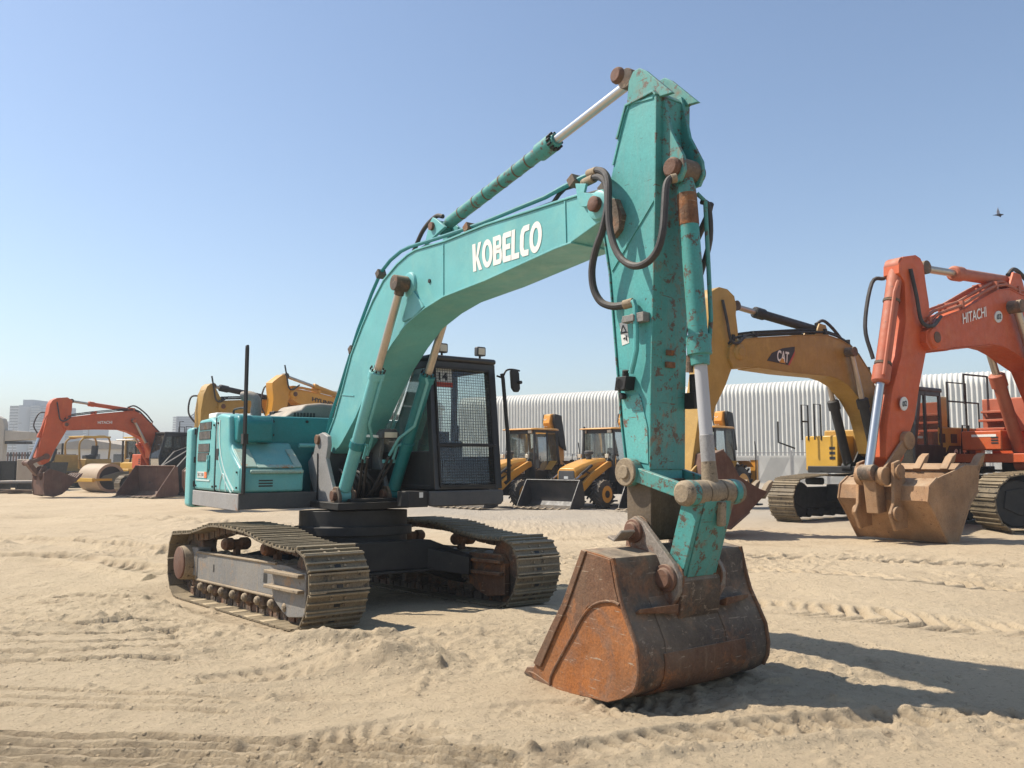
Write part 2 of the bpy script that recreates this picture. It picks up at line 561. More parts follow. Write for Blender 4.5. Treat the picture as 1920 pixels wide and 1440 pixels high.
def tread(px, width, period, depth, skew=.6, seed=1, sharp=3.0, rut=.0, berm=.0, breakup=.5, world=False, dark=.8):
    """press a lugged tyre or crawler print along a line on the sand"""
    global H
    pts = [np.array(p) for p in (px if world else polyline(px))]
    allp = np.array(pts)
    i0, i1 = np.searchsorted(gx, (allp[:, 0].min() - width * 2, allp[:, 0].max() + width * 2))
    j0, j1 = np.searchsorted(gy, (allp[:, 1].min() - width * 2, allp[:, 1].max() + width * 2))
    X_, Y_ = X[j0:j1, i0:i1], Y[j0:j1, i0:i1]
    best = np.full(X_.shape, 1e9)
    S, L = np.zeros(X_.shape), np.zeros(X_.shape)
    acc = 0
    for a, b in zip(pts[:-1], pts[1:]):
        d = b - a
        ln = float(np.hypot(*d))
        d = d / ln
        t = (X_ - a[0]) * d[0] + (Y_ - a[1]) * d[1]
        tt = np.clip(t, 0, ln)
        l = -(X_ - a[0]) * d[1] + (Y_ - a[1]) * d[0]
        dist = np.hypot(X_ - a[0] - d[0] * tt, Y_ - a[1] - d[1] * tt)
        m = dist < best
        best = np.where(m, dist, best)
        S = np.where(m, acc + tt, S)
        L = np.where(m, l, L)
        acc += ln
    wob = .06 * fbm(X_ * 1.5, Y_ * 1.5, seed, 2)
    hw = width / 2
    inside = 1 - sstep(hw * .82, hw * 1.02, np.abs(L + wob * width) + np.where(best > np.abs(L) + .01, 9, 0))
    br = np.clip(.55 + breakup * 1.2 * fbm(X_ * 1.3, Y_ * 1.6, seed + 5, 3), 0, 1)
    ph = (S + np.abs(L) * skew + .25 * period * fbm(X_ * 3, Y_ * 3, seed + 9, 2)) / period * 2 * np.pi
    lug = .5 + .5 * np.tanh(sharp * np.sin(ph)) / np.tanh(sharp)
    edge = np.exp(-((np.abs(L) - hw * 1.15) / (.18 * width)) ** 2) * np.where(best > np.abs(L) + .05, 0, 1)
    DM[j0:j1, i0:i1] = np.maximum(DM[j0:j1, i0:i1], inside * (.35 + .65 * lug) * br * dark)
    H[j0:j1, i0:i1] += edge * berm * (.6 + .4 * br) - inside * (rut + depth * lug * br)


# crawler and tyre prints seen on the yard
tread([(-60, 1395), (420, 1400), (900, 1440), (1200, 1475)], .62, .40, .0, 0, 3)
for k, (y0, y1) in enumerate(((1366, 1396), (1380, 1412), (1394, 1431), (1409, 1452), (1426, 1474), (1444, 1496))):
    tread([(-80, y0), (300, y0 + 8), (700, y1), (960, y1 + 34)], .085, .5, .014, 0, 51 + k, rut=.055, berm=.020, breakup=.5, dark=1.0)
for k, (y0, y1) in enumerate(((1184, 1164), (1200, 1182), (1216, 1200), (1234, 1218), (1252, 1238))):
    tread([(-60, y0), (140, y0 - 4), (330, y1)], .11, .5, .014, 0, 91 + k, rut=.040, berm=.020, breakup=.9, dark=1.0)
for k, (y0, y1) in enumerate(((1290, 1310), (1304, 1322), (1318, 1334))):
    tread([(-60, y0), (140, y0 + 4), (420, y1)], .07, .5, .010, 0, 191 + k, rut=.018, berm=.010, breakup=.9)
tread([(380, 1275), (520, 1262), (660, 1240), (760, 1228)], .42, .115, .045, .55, 7, rut=.012, berm=.02, breakup=.3)
tread([(470, 1420), (760, 1368), (1060, 1330), (1300, 1318)], .55, .11, .042, -.5, 13, rut=.012, berm=.012, breakup=.5)
tread([(1000, 1440), (1300, 1392), (1640, 1358), (1960, 1352)], .34, .14, .034, .5, 17, rut=.008, berm=.03)
tread([(1390, 1128), (1560, 1150), (1760, 1172), (1960, 1192)], .80, .20, .085, .6, 19, rut=.0, berm=.02, breakup=.3, dark=.6)
tread([(1400, 1068), (1600, 1082), (1960, 1104)], .9, .24, .09, .6, 23, rut=.0, berm=.02, dark=.6)
tread([(1380, 1040), (1600, 1046), (1960, 1058)], .9, .28, .10, -.6, 29, rut=.0, berm=.02, dark=.6)
tread([(-40, 1004), (120, 1018), (320, 1036)], .6, .3, .09, .6, 31, rut=.03, berm=.09, dark=1.3)
tread([(-40, 1046), (140, 1052), (310, 1076)], .6, .3, .09, .6, 37, rut=.03, berm=.09, dark=1.3)
tread([(-40, 968), (240, 972), (560, 985)], .7, .3, .09, .6, 43, rut=.03, berm=.08, dark=1.1)
tread([(120, 1120), (330, 1126), (520, 1175)], .42, .16, .03, .6, 47, rut=.01, berm=.025)
tread([(1060, 1010), (1120, 1010), (1180, 1002)], .5, .25, .03, .6, 53, rut=.01, berm=.02)

# the crawler stands in a shallow hollow; a bank of pushed-up sand lies in front of it
ti = T.I
TX = ti[0][0] * X + ti[0][1] * Y + ti[0][3]
TY = ti[1][0] * X + ti[1][1] * Y + ti[1][3]
foot = (1 - sstep(1.75, 2.5, np.abs(TX))) * (1 - sstep(1.62, 2.3, np.abs(TY)))
base = -.122 + .033 * TX - .015 * TY
under = sstep(.75, .95, np.abs(TY)) * (1 - sstep(1.55, 1.65, np.abs(TY))) * (1 - sstep(1.6, 1.9, np.abs(TX)))
H = H * (1 - .8 * foot) + foot * (base + .012)
H = H * (1 - under) + under * (base + .004)


def bump(px, py, rx, ry, h, ang=0, sharp=1.0):
    global H
    c = ground(px, py)
    ca, sa = math.cos(ang), math.sin(ang)
    dx, dy = X - c.x, Y - c.y
    q = ((dx * ca + dy * sa) / rx) ** 2 + ((-dx * sa + dy * ca) / ry) ** 2
    H = H + h * np.exp(-q ** sharp) * (1 + .35 * fbm(X * 4, Y * 4, 61, 3))


bump(725, 1236, .50, .40, .13, .3, 1.4)
bump(640, 1203, .60, .12, .11, .15, 1.4)
bump(800, 1190, .50, .08, .05, .05)
bump(905, 1205, .5, .15, .03, 0)
bump(470, 1185, .5, .16, .05, -.5)
bump(560, 1298, .55, .10, -.05, .1)
bump(590, 1318, .6, .07, .035, .1)
bump(150, 1168, .6, .12, .05, -.15)
bump(60, 1186, .35, .12, .05, -.1)
bump(310, 1140, .30, .10, .05, .3)
bump(10, 1030, .7, .3, .12, 0)
bump(960, 1150, .6, .12, .03, .2)
# loosened clods along the bank
rng = np.random.RandomState(5)
for cx, cy, n, sx, sy in ((650, 1196, 50, 130, 12), (430, 1178, 34, 90, 20), (120, 1172, 44, 140, 16), (330, 1135, 24, 70, 8), (790, 1262, 24, 40, 35), (700, 1390, 24, 300, 30), (1500, 1400, 30, 300, 30), (300, 1290, 40, 250, 40)):
    for i in range(n):
        p = ground(cx + rng.randn() * sx * .6, min(1438, cy + rng.randn() * sy * .6))
        r = .012 + .028 * rng.rand() ** 2
        i0, i1 = np.searchsorted(gx, (p.x - .15, p.x + .15))
        j0, j1 = np.searchsorted(gy, (p.y - .15, p.y + .15))
        xx, yy = X[j0:j1, i0:i1] - p.x, Y[j0:j1, i0:i1] - p.y
        H[j0:j1, i0:i1] += r * .9 * np.exp(-((xx * xx + yy * yy) / (r * r * 1.3)) ** 1.5)
nx, ny = len(gx), len(gy)
me = bpy.data.meshes.new('ground')
nv = nx * ny
me.vertices.add(nv)
me.vertices.foreach_set('co', np.stack([X, Y, H], -1).astype(np.float32).ravel())
idx = np.arange(nv).reshape(ny, nx)
q = np.stack([idx[:-1, :-1], idx[:-1, 1:], idx[1:, 1:], idx[1:, :-1]], -1).reshape(-1, 4)
me.loops.add(q.size)
me.loops.foreach_set('vertex_index', q.ravel().astype(np.int32))
me.polygons.add(len(q))
me.polygons.foreach_set('loop_start', (np.arange(len(q)) * 4).astype(np.int32))
me.polygons.foreach_set('loop_total', np.full(len(q), 4, np.int32))
me.polygons.foreach_set('use_smooth', np.ones(len(q), bool))
me.update(calc_edges=True)
sand, nt, b, V = newmat('sand')
big = ramp(nt, noise(nt, V, .35, 8, .62), .3, .72)
c = mix(nt, big, SAND_A, SAND_B)
c = mix(nt, ramp(nt, noise(nt, V, 4.5, 10, .72), .36, .66), c, SAND_C)
c = mix(nt, ramp(nt, noise(nt, V, 38, 6, .7), .58, .70), c, tuple(x * .5 for x in SAND_A))
c = mix(nt, ramp(nt, noise(nt, V, 9, 8, .7, .8), .60, .68), c, tuple(x * .68 for x in SAND_A))
c = mix(nt, ramp(nt, noise(nt, V, 70, 4, .7), .62, .74), c, tuple(min(1, x * 1.25) for x in SAND_B))
dn = N(nt, 'ShaderNodeAttribute', attribute_name='disturbed')
dk = N(nt, 'ShaderNodeMath', operation='MULTIPLY', use_clamp=True)
nt.links.new(dn.outputs['Fac'], dk.inputs[0])
nt.links.new(ramp(nt, noise(nt, V, 6, 8, .7), .25, .6), dk.inputs[1])
c = mix(nt, dk.outputs[0], c, tuple(x * .66 for x in SAND_A))
c = mix(nt, ramp(nt, noise(nt, V, .9, 9, .7, 1.2), .56, .68), c, tuple(x * .84 for x in SAND_A))
sx = N(nt, 'ShaderNodeSeparateXYZ')
nt.links.new(V, sx.inputs[0])
gv = N(nt, 'ShaderNodeMath', operation='MULTIPLY')
mr = N(nt, 'ShaderNodeMapRange', interpolation_type='SMOOTHSTEP')
mr.inputs['From Min'].default_value, mr.inputs['From Max'].default_value = 17, 25
nt.links.new(sx.outputs['Y'], mr.inputs[0])
nt.links.new(mr.outputs[0], gv.inputs[0])
nt.links.new(ramp(nt, noise(nt, V, .13, 4, .5), .25, .65, (.35, .35, .35, 1)), gv.inputs[1])
mr2 = N(nt, 'ShaderNodeMapRange', interpolation_type='SMOOTHSTEP')
mr2.inputs['From Min'].default_value, mr2.inputs['From Max'].default_value = -9, -3
nt.links.new(sx.outputs['X'], mr2.inputs[0])
gv2 = N(nt, 'ShaderNodeMath', operation='MULTIPLY')
nt.links.new(gv.outputs[0], gv2.inputs[0])
nt.links.new(mr2.outputs[0], gv2.inputs[1])
c = mix(nt, gv2.outputs[0], c, GRAVEL)
nt.links.new(c, b.inputs['Base Color'])
b.inputs['Roughness'].default_value = .95
b.inputs['Specular IOR Level'].default_value = .15
b1 = N(nt, 'ShaderNodeBump')
b1.inputs['Strength'].default_value, b1.inputs['Distance'].default_value = .85, .024
nt.links.new(noise(nt, V, 24, 12, .78, .3), b1.inputs['Height'])
b2 = N(nt, 'ShaderNodeBump')
b2.inputs['Strength'].default_value, b2.inputs['Distance'].default_value = .4, .08
nt.links.new(noise(nt, V, 3.0, 10, .72, .6), b2.inputs['Height'])
nt.links.new(b1.outputs[0], b2.inputs['Normal'])
b3 = N(nt, 'ShaderNodeBump')
b3.inputs['Strength'].default_value, b3.inputs['Distance'].default_value = .5, .035
nt.links.new(ramp(nt, noise(nt, V, 9, 8, .72, .4), .35, .75), b3.inputs['Height'])
nt.links.new(b2.outputs[0], b3.inputs['Normal'])
vo = N(nt, 'ShaderNodeTexVoronoi')
vo.inputs['Scale'].default_value = 16
nt.links.new(V, vo.inputs['Vector'])
b4 = N(nt, 'ShaderNodeBump')
b4.inputs['Strength'].default_value, b4.inputs['Distance'].default_value = .55, .025
nt.links.new(ramp(nt, vo.outputs['Distance'], .10, .24, (1, 1, 1, 1), (0, 0, 0, 1)), b4.inputs['Height'])
nt.links.new(b3.outputs[0], b4.inputs['Normal'])
nt.links.new(b4.outputs[0], b.inputs['Normal'])
me.materials.append(sand)
at_ = me.attributes.new('disturbed', 'FLOAT', 'POINT')
at_.data.foreach_set('value', np.clip(DM, 0, 1.3).astype(np.float32).ravel())
go = bpy.data.objects.new('ground', me)
col.objects.link(go)
go['kind'] = 'structure'
go['label'] = 'pale sandy yard pressed with crawler and tyre prints'
# ------------------------------------------------------------------ the teal excavator
ex = thing('excavator', 'teal crawler excavator with arched boom and rusty bucket resting on the sand in front', 'excavator', (U.X, U.Y, 0), U.yaw)


def B3(pts, y):
    return [(a, y, b) for a, b in pts]


# boom: closed box of side plates with proud top and bottom flanges
HB = .22
boom_px_top = [(1127, 414), (1141, 408), (1149, 390), (1146, 372), (1135, 362), (1117, 360), (1098, 364), (1065, 374), (988, 399), (911, 423), (834, 454), (800, 464), (780, 470), (765, 479), (745, 497), (720, 527), (700, 565), (680, 612), (660, 665), (642, 735), (628, 785), (614, 822)]
boom_px_bot = [(618, 846), (628, 848), (642, 828), (667, 782), (685, 740), (708, 690), (735, 645), (762, 607), (777, 594), (797, 577), (832, 555), (875, 538), (911, 524), (1043, 464), (1073, 453)]
bt, bb = U.ys(boom_px_top, -HB), U.ys(boom_px_bot, -HB)
boom = MB().prism(bt + bb, -HB, HB).build('boom', teal, ex, U, .006)
fl = MB()
fl.strip(bt[6:], -HB - .014, HB + .014, -.018)
fl.strip(bb, -HB - .014, HB + .014, -.016)
fl.build('flange', teal, boom, U, .003)
sm = MB()
for a, b in (((832, 457), (832, 554)), ((1060, 377), (1062, 456)), ((642, 740), (664, 742))):
    p, q = U.y(*a, -HB), U.y(*b, -HB)
    for s in (-1, 1):
        sm.bar((p[0], s * (HB + .003), p[1]), (q[0], s * (HB + .003), q[1]), .012, .012)
sm.build('weld_seam', teal, boom, U)
bpin = U.y(1124.6, 385, -HB)
foot_pin = (.02, 1.84)
CP = (1.75, 3.50)          # cylinder pin through the boom
CF = (.37, 1.20)           # cylinder foot
for (x, z), r in ((bpin, .115), (CP, .13)):
    for s in (-1, 1):
        MB().lathe([(0, r * 1.1), (.7, r), (1, r * .8)], (x, s * HB, z), (x, s * (HB + .035), z), 28).build('boss', teal, boom, U, .004)
for s in (-1, 1):
    MB().lathe([(0, .062), (.85, .062), (1, .05)], (bpin[0], s * (HB + .03), bpin[1]), (bpin[0], s * (HB + .085), bpin[1]), 24).build('pivot_pin', pin_rust, boom, U)
lift_eye = U.y(806, 527, -HB)
MB().cyl((lift_eye[0], -HB - .012, lift_eye[1]), (lift_eye[0], -HB, lift_eye[1]), .022, n=12).build('plug', black_steel, boom, U)
# gusset below the cylinder pin
gp = U.ys([(742, 545), (776, 543), (797, 575), (777, 595), (758, 604)], -HB)
MB().prism(gp, -HB - .02, -HB + .001).build('gusset', teal, boom, U, .004)
bl, br, tl = U.ys([(888, 510), (1015, 471), (886, 459)], -HB)
tr_ = U.y(1018, 411, -HB)
GL = {  # stroke letters: outlines on a 1 x 1 cell
    'K': [[(0, 0), (.36, 0), (.36, 1), (0, 1)], [(.36, .46), (.66, 1), (1.0, 1), (.62, .50), (1.02, 0), (.66, 0), (.36, .42)]],
    'E': [[(0, .12), (.12, 0), (1, 0), (1, .19), (.40, .19), (.40, .41), (.92, .41), (.92, .59), (.40, .59), (.40, .81), (1, .81), (1, 1), (.12, 1), (0, .88)]],
    'L': [[(0, 0), (1, 0), (1, .19), (.42, .19), (.42, 1), (0, 1)]],
    'C': [[(1, 0), (1, .19), (.52, .20), (.42, .30), (.42, .70), (.52, .80), (1, .81), (1, 1), (.36, 1), (.12, .90), (0, .70), (0, .30), (.12, .10), (.36, 0)]]}


def ring(cx, cy, rx, ry, ix, iy, n=28):
    return [([(cx + rx * math.cos(2 * math.pi * k / n), cy + ry * math.sin(2 * math.pi * k / n)) for k in (i, i + 1)] +
             [(cx + ix * math.cos(2 * math.pi * k / n), cy + iy * math.sin(2 * math.pi * k / n)) for k in (i + 1, i)]) for i in range(n)]


GL['O'] = ring(.5, .5, .5, .5, .22, .30)


def bhalf(y0, y1, xr):
    P, cy, ry = [], (y0 + y1) / 2, (y1 - y0) / 2
    n = 10
    o = [(.36, y1)] + [(xr - ry * .75 + ry * .75 * math.sin(math.pi * i / n), cy + ry * math.cos(math.pi * i / n)) for i in range(n + 1)] + [(.36, y0)]
    t = .17
    j = [(.36, y1 - t)] + [(xr - ry * .75 - .12 + (ry - t) * .7 * math.sin(math.pi * i / n), cy + (ry - t) * math.cos(math.pi * i / n)) for i in range(n + 1)] + [(.36, y0 + t)]
    return [[o[i], o[i + 1], j[i + 1], j[i]] for i in range(len(o) - 1)]


GL['B'] = [[(0, 0), (.36, 0), (.36, 1), (0, 1)]] + bhalf(0, .56, 1.0) + bhalf(.5, 1.0, .94)
u0, vv0 = Vector(bl), Vector(tl) - Vector(bl)
ud0, vd1 = Vector(br) - Vector(bl), Vector(tr_) - Vector(br)
m = MB()
xx = 0.0
for ch, wd_ in zip('KOBELCO', (.145, .165, .135, .125, .115, .125, .165)):
    for poly in GL[ch]:
        pts = []
        for a, b in poly:
            t = (xx + a * wd_) / 1.02
            p = u0 + ud0 * t + (vv0 * (1 - t) + vd1 * t) * b
            pts.append((p.x, -HB - .004, p.y))
        m.add(pts, [list(range(len(pts)))])
    xx += wd_ + .0075
m.build('lettering', white_paint, boom, U)

# lift cylinders
YC = .325
for s in (-1, 1):
    foot = Vector((CF[0], s * YC, CF[1]))
    top = Vector((CP[0], s * YC, CP[1]))
    d = (top - foot).normalized()
    ln = (top - foot).length
    cb = foot + d * (ln * .615)
    m = MB()
    m.lathe([(0, .05), (.02, .075), (.93, .075), (.931, .092), (.985, .092), (.986, .07), (1, .07)], foot + d * .06, cb, 28)
    m.cyl(foot + Vector((0, -.07, 0)), foot + Vector((0, .07, 0)), .085, n=24)
    cy = m.build('lift_cylinder', teal_dark if s > 0 else teal, ex, U, .004)  # far cylinder in the darker teal that carries shade in its colour
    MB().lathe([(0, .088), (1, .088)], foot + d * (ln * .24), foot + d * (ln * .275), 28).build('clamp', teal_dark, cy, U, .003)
    MB().cyl(cb, top - d * .05, .045, n=24).build('rod', dull_chrome, cy, U)
    m = MB()
    m.cyl(top + Vector((0, -.06 if s > 0 else -.10, 0)), top + Vector((0, .10 if s > 0 else .06, 0)), .085, n=26)
    m.cyl(top - d * .13, top - d * .03, .055, n=20)
    m.build('rod_eye', dark_steel, cy, U, .006)
    bolts = MB()
    e = d.cross(Vector((0, 1, 0))).normalized()
    for i in range(10):
        a = i * math.pi / 5
        o = (e * math.cos(a) + Vector((0, 1, 0)) * math.sin(a)) * .082
        bolts.cyl(cb + o - d * .01, cb + o + d * .018, .011, n=6)
    bolts.build('bolt_ring', black_steel, cy, U)
    sd = Vector((0, -s, 0))
    fw = d.cross(sd) * (1 if s < 0 else -1)
    pipe = MB()
    a0 = foot + d * .62 + fw * 0 + sd * .11
    pipe.tube([cb - d * .06 + sd * .05 + Vector((.07, 0, 0)), cb - d * .14 + Vector((.10, 0, 0)) + sd * .03, foot + d * .95 + Vector((.105, 0, 0)) + sd * .03, foot + d * .78 + sd * .15 + Vector((.03, 0, 0)), foot + d * .55 + sd * .18 + Vector((-.03, 0, 0))], .018, 8)
    pipe.tube([foot + d * .70 + sd * .08, foot + d * .68 + sd * .13, foot + d * .50 + sd * .13], .018, 8)
    pipe.box(foot.x + .15, foot.x + .20, min(foot.y, foot.y + sd.y * .22), max(foot.y, foot.y + sd.y * .22), 1.58, 1.62)
    pipe.build('oil_pipe', teal, cy, U)
    for j, off in enumerate((.13, .19)):
        p0 = foot + d * .52 + sd * off + Vector((-.02, 0, 0))
        MB().tube([p0, p0 - d * .15 + sd * .02, Vector((.30, p0.y + sd.y * .10, 1.22 - .03 * j)), Vector((.05, p0.y + sd.y * (.16 + .03 * j), 1.16)), Vector((-.25, s * .02, 1.20))], .017, 8, 5).build('oil_hose', rubber, cy, U)
# stick cylinder on top of the boom
a0 = Vector((U.y(829, 428, 0)[0], 0, U.y(829, 428, 0)[1]))
a1 = Vector((U.y(1186, 152, 0)[0], 0, U.y(1186, 152, 0)[1]))
d = (a1 - a0).normalized()
ge = U.y(1043, 283, 0)
gl = (Vector((ge[0], 0, ge[1])) - a0).dot(d)
m = MB()
m.lathe([(0, .045), (.06, .05), (.065, .064), (.885, .064), (.886, .084), (.985, .084), (.986, .066), (1.015, .06)], a0 + d * .03, a0 + d * gl, 28)
m.cyl(a0 + Vector((0, -.07, 0)), a0 + Vector((0, .07, 0)), .075, n=22)
sc = m.build('stick_cylinder', teal_worn, ex, U, .004)
MB().cyl(a0 + d * gl, a1 - d * .02, .040, n=24).build('rod', chrome, sc, U)
MB().cyl(a1 + Vector((0, -.085, 0)), a1 + Vector((0, .085, 0)), .082, n=24).build('rod_eye', dark_steel, sc, U, .005)
for t in (.20, .34, .44, .58, .70, .80):
    MB().lathe([(0, .0675), (1, .0675)], a0 + d * gl * t, a0 + d * (gl * t + .014), 24).build('pipe_band', rust_steel, sc, U)
bolts = MB()
e = d.cross(Vector((0, 1, 0))).normalized()
for i in range(12):
    a = i * math.pi / 6
    o = (e * math.cos(a) + Vector((0, 1, 0)) * math.sin(a)) * .075
    bolts.cyl(a0 + d * (gl - .03) + o, a0 + d * (gl + .012) + o, .012, n=6)
bolts.build('bolt_ring', black_steel, sc, U)
m = MB()
for s in (-1, 1):
    m.prism([(a0.x - .17, a0.z - .17), (a0.x - .07, a0.z + .05), (a0.x, a0.z + .10), (a0.x + .08, a0.z + .06), (a0.x + .25, a0.z - .06)], s * .085, s * .12)
lug = m.build('cylinder_lug', teal, boom, U, .004)
MB().cyl((a0.x, -.15, a0.z), (a0.x, .15, a0.z), .045, n=20).build('lug_pin', pin_rust, boom, U)
MB().tube([a0 + d * .10 + Vector((0, -.05, .08)), a0 + Vector((-.02, -.07, .12)), a0 + Vector((-.25, -.09, .02)), a0 + Vector((-.46, -.10, -.20))], .024, 9, 6).build('oil_hose', rubber, sc, U)

# steel pipes and their clamps along the boom back
for s in (-1, 1):
    yy = s * .17
    p1 = [(1118, 322), (1092, 333), (1058, 350), (1022, 370), (985, 385), (905, 418), (876, 428), (820, 447), (768, 463), (752, 471), (732, 488), (714, 511), (697, 550), (684, 585), (671, 620), (649, 690), (635, 737), (622, 775), (616, 800), (611, 830)]
    p2 = [(1075, 345), (1052, 352), (1042, 362), (1030, 379), (985, 396), (908, 425), (870, 440), (835, 452), (790, 462), (757, 480), (735, 503), (718, 528), (703, 560), (682, 615), (662, 683), (646, 727), (638, 755)]
    for k, (pp, r) in enumerate(((p1, .021), (p2, .019))):
        pts = [Vector((q[0], yy + s * .04 * k * -1, q[1])) for q in U.ys(pp, yy if s < 0 else -.17)]
        MB().tube(pts, r, 8).build('oil_pipe', teal_dark if k == 0 else black_steel, boom, U)
    for a, b in ((1078, 340), (880, 428), (714, 514), (662, 656)):
        q = U.y(a, b, -.17)
        MB().obox((q[0], yy, q[1]), (.035, 0, .02), (0, .05, 0), (-.02, 0, .035)).build('pipe_clamp', dark_steel, boom, U, .004)
br_ = U.ys([(1082, 345), (1102, 345), (1098, 362), (1118, 364), (1103, 388), (1094, 388), (1086, 375)], -HB - .01)
MB().prism(br_, -HB - .03, -HB - .005).build('pipe_bracket', teal, boom, U, .003)

tip_steel = worn('earthy_shaded_tip', (.11, .078, .048), .75, chips=.60, chip_scale=12, chip=(.05, .035, .025), dust=.3, var=.5, bump=.3, grime=.4, streak=.6, streakc=(.33, .25, .14))  # base darkened to carry the front face's shade; tan streaks are earth
# arm
HA = .17
arm_px = [(1176, 200), (1226, 174), (1230, 180), (1228, 400), (1222, 650), (1220, 752), (1219, 880), (1220, 930), (1221, 1002), (1217, 1012), (1196, 1014), (1186, 1008), (1179, 994), (1178, 960), (1177, 920), (1175, 861), (1167, 790), (1162, 724), (1154, 624), (1145, 511), (1134, 440), (1131, 405), (1138, 365), (1148, 322), (1160, 262)]
ap = U.ys(arm_px, -HA)
arm = MB().prism(ap, -HA, HA).build('arm', teal_scuffed, ex, U, .006)
fl = MB()
fl.strip([ap[-1], ap[0], ap[1], ap[2]], -HA - .02, HA + .02, .02)
fl.strip(ap[2:7], -HA - .012, HA + .012, .014)
fl.strip(ap[15:23][::-1], -HA - .012, HA + .012, -.014)
fl.build('flange', teal_worn, arm, U, .003)
# weld line across the pivot, seen as a raised seam
sm = MB()
for a, b in (((1148, 508), (1226, 376)), ((1172, 218), (1180, 196)), ((1180, 196), (1225, 183)), ((1150, 310), (1172, 218))):
    p, q = U.y(*a, -HA), U.y(*b, -HA)
    for s in (-1, 1):
        sm.bar((p[0], s * (HA + .003), p[1]), (q[0], s * (HA + .003), q[1]), .012, .014)
sm.build('weld_seam', teal_scuffed, arm, U)
tipd = U.ys([(1221, 898), (1222, 1003), (1217, 1014), (1196, 1016), (1185, 1009), (1177, 994), (1176, 915), (1182, 900), (1196, 893)], -HA - .008)
MB().prism(tipd, -HA - .012, HA + .012).build('arm_tip', tip_steel, arm, U, .006)
# ears for the stick cylinder
ear = U.ys([(1171, 210), (1176, 152), (1184, 133), (1196, 126), (1208, 131), (1258, 172), (1228, 182)], -HA)
for s in (-1, 1):
    MB().prism(ear, s * .12, s * .155).build('ear', teal_worn, arm, U, .005)
    MB().lathe([(0, .068), (.6, .064), (1, .05)], (a1.x, s * .15, a1.z), (a1.x, s * .195, a1.z), 24).build('ear_pin', pin_rust, arm, U, .004)
# lugs carrying the bucket cylinder
BP = Vector((5.485, 0, 3.73))
for s in (-1, 1):
    MB().prism([(5.32, 4.36), (5.385, 4.36), (5.46, 4.02), (5.575, 3.80), (5.585, 3.69), (5.54, 3.62), (5.46, 3.62), (5.39, 3.72), (5.30, 3.95)], s * .085, s * .115).build('lug', teal_worn, arm, U, .004)
    MB().lathe([(0, .075), (.6, .075), (1, .06)], (BP.x, s * .115, BP.z), (BP.x, s * .165, BP.z), 24).build('lug_pin', pin_rust, arm, U, .004)
# pivot knuckle between boom and arm
MB().cyl((bpin[0], -HB - .01, bpin[1]), (bpin[0], HB + .01, bpin[1]), .10, n=24).build('pivot_boss', teal_dark, arm, U)
kn = U.ys([(1142, 372), (1154, 372), (1166, 402), (1160, 430), (1148, 446), (1140, 420)], -HB)
MB().prism(kn, -HB, -HA + .01).build('pivot_cheek', dark_steel, arm, U, .006)
# scuff plate near the arm tip, warning sticker, bolt plates
pl = U.ys([(1168, 748), (1198, 738), (1203, 748), (1215, 800), (1217, 870), (1178, 862), (1170, 790)], -HA)
MB().prism(pl, -HA - .008, -HA + .001).build('wear_plate', teal_patch, arm, U, .002)
st = U.ys([(1162, 606), (1176, 602), (1180, 643), (1167, 648)], -HA)
stk = MB().prism(st, -HA - .003, -HA + .001).build('sticker', white_sign, arm, U)
tri = MB()
q = U.ys([(1169, 610), (1175, 622), (1165, 624)], -HA)
for i in range(3):
    a, b = q[i], q[(i + 1) % 3]
    tri.bar((a[0], -HA - .005, a[1]), (b[0], -HA - .005, b[1]), .006, .006)
q = U.ys([(1164, 626), (1178, 623), (1175, 629), (1176, 639), (1170, 636), (1173, 633)], -HA)
tri.bar((q[0][0], -HA - .005, q[0][1]), (q[1][0], -HA - .005, q[1][1]), .004, .005)
tri.bar((q[2][0], -HA - .005, q[2][1]), (q[3][0], -HA - .005, q[3][1]), .01, .005)
tri.bar((q[4][0], -HA - .005, q[4][1]), (q[5][0], -HA - .005, q[5][1]), .01, .005)
tri.build('warning_mark', black_ink, stk, U)
fr_ = MB()
for (y, z), (hw, hh) in (((0, 2.40), (.038, .02)), ((0, 2.31), (.045, .022))):
    fr_.box(5.28, 5.318, y - hw, y + hw, z - hh, z + hh)
fr_.build('grease_plate', rust_steel, arm, U, .004)
# pipe down the arm with bracket and valve
q = [U.y(a, b, -HA - .05) for a, b in ((1183, 568), (1190, 566), (1193, 575), (1195, 620), (1195, 655), (1190, 680), (1185, 700))]
MB().tube([(a, -HA - .06, b) for a, b in q], .021, 10).build('oil_pipe', teal_scuffed, arm, U)
q = U.y(1206, 597, -HA)
MB().obox((q[0], -HA - .035, q[1]), (.07, 0, 0), (0, .035, 0), (0, 0, .035)).cyl((q[0] - .12, -HA - .09, q[1] - .01), (q[0] - .12, -HA - .03, q[1] - .01), .02, n=10).obox((q[0] - .07, -HA - .07, q[1]), (.06, 0, 0), (0, .022, 0), (0, 0, .025)).build('pipe_bracket', grey_frame, arm, U, .004)
q = U.y(1181, 720, -HA)
MB().obox((q[0], -HA - .05, q[1]), (.055, 0, 0), (0, .05, 0), (.01, 0, .05)).cyl((q[0] - .01, -HA - .10, q[1] - .005), (q[0] - .01, -HA, q[1] - .005), .045, n=16).cyl((q[0] + .005, -HA - .05, q[1] + .03), (q[0] + .02, -HA - .06, q[1] + .10), .026, n=12).cyl((q[0] - .05, -HA - .05, q[1] - .09), (q[0] - .05, -HA - .01, q[1] - .09), .025, n=12).build('valve_block', black_steel, arm, U, .005)
MB().obox((5.33, HA + .03, 2.05), (.05, 0, 0), (0, .03, 0), (0, 0, .06)).cyl((5.33, HA + .05, 2.1), (5.33, HA + .05, 2.25), .03, n=12).build('valve_block', black_steel, arm, U, .005)

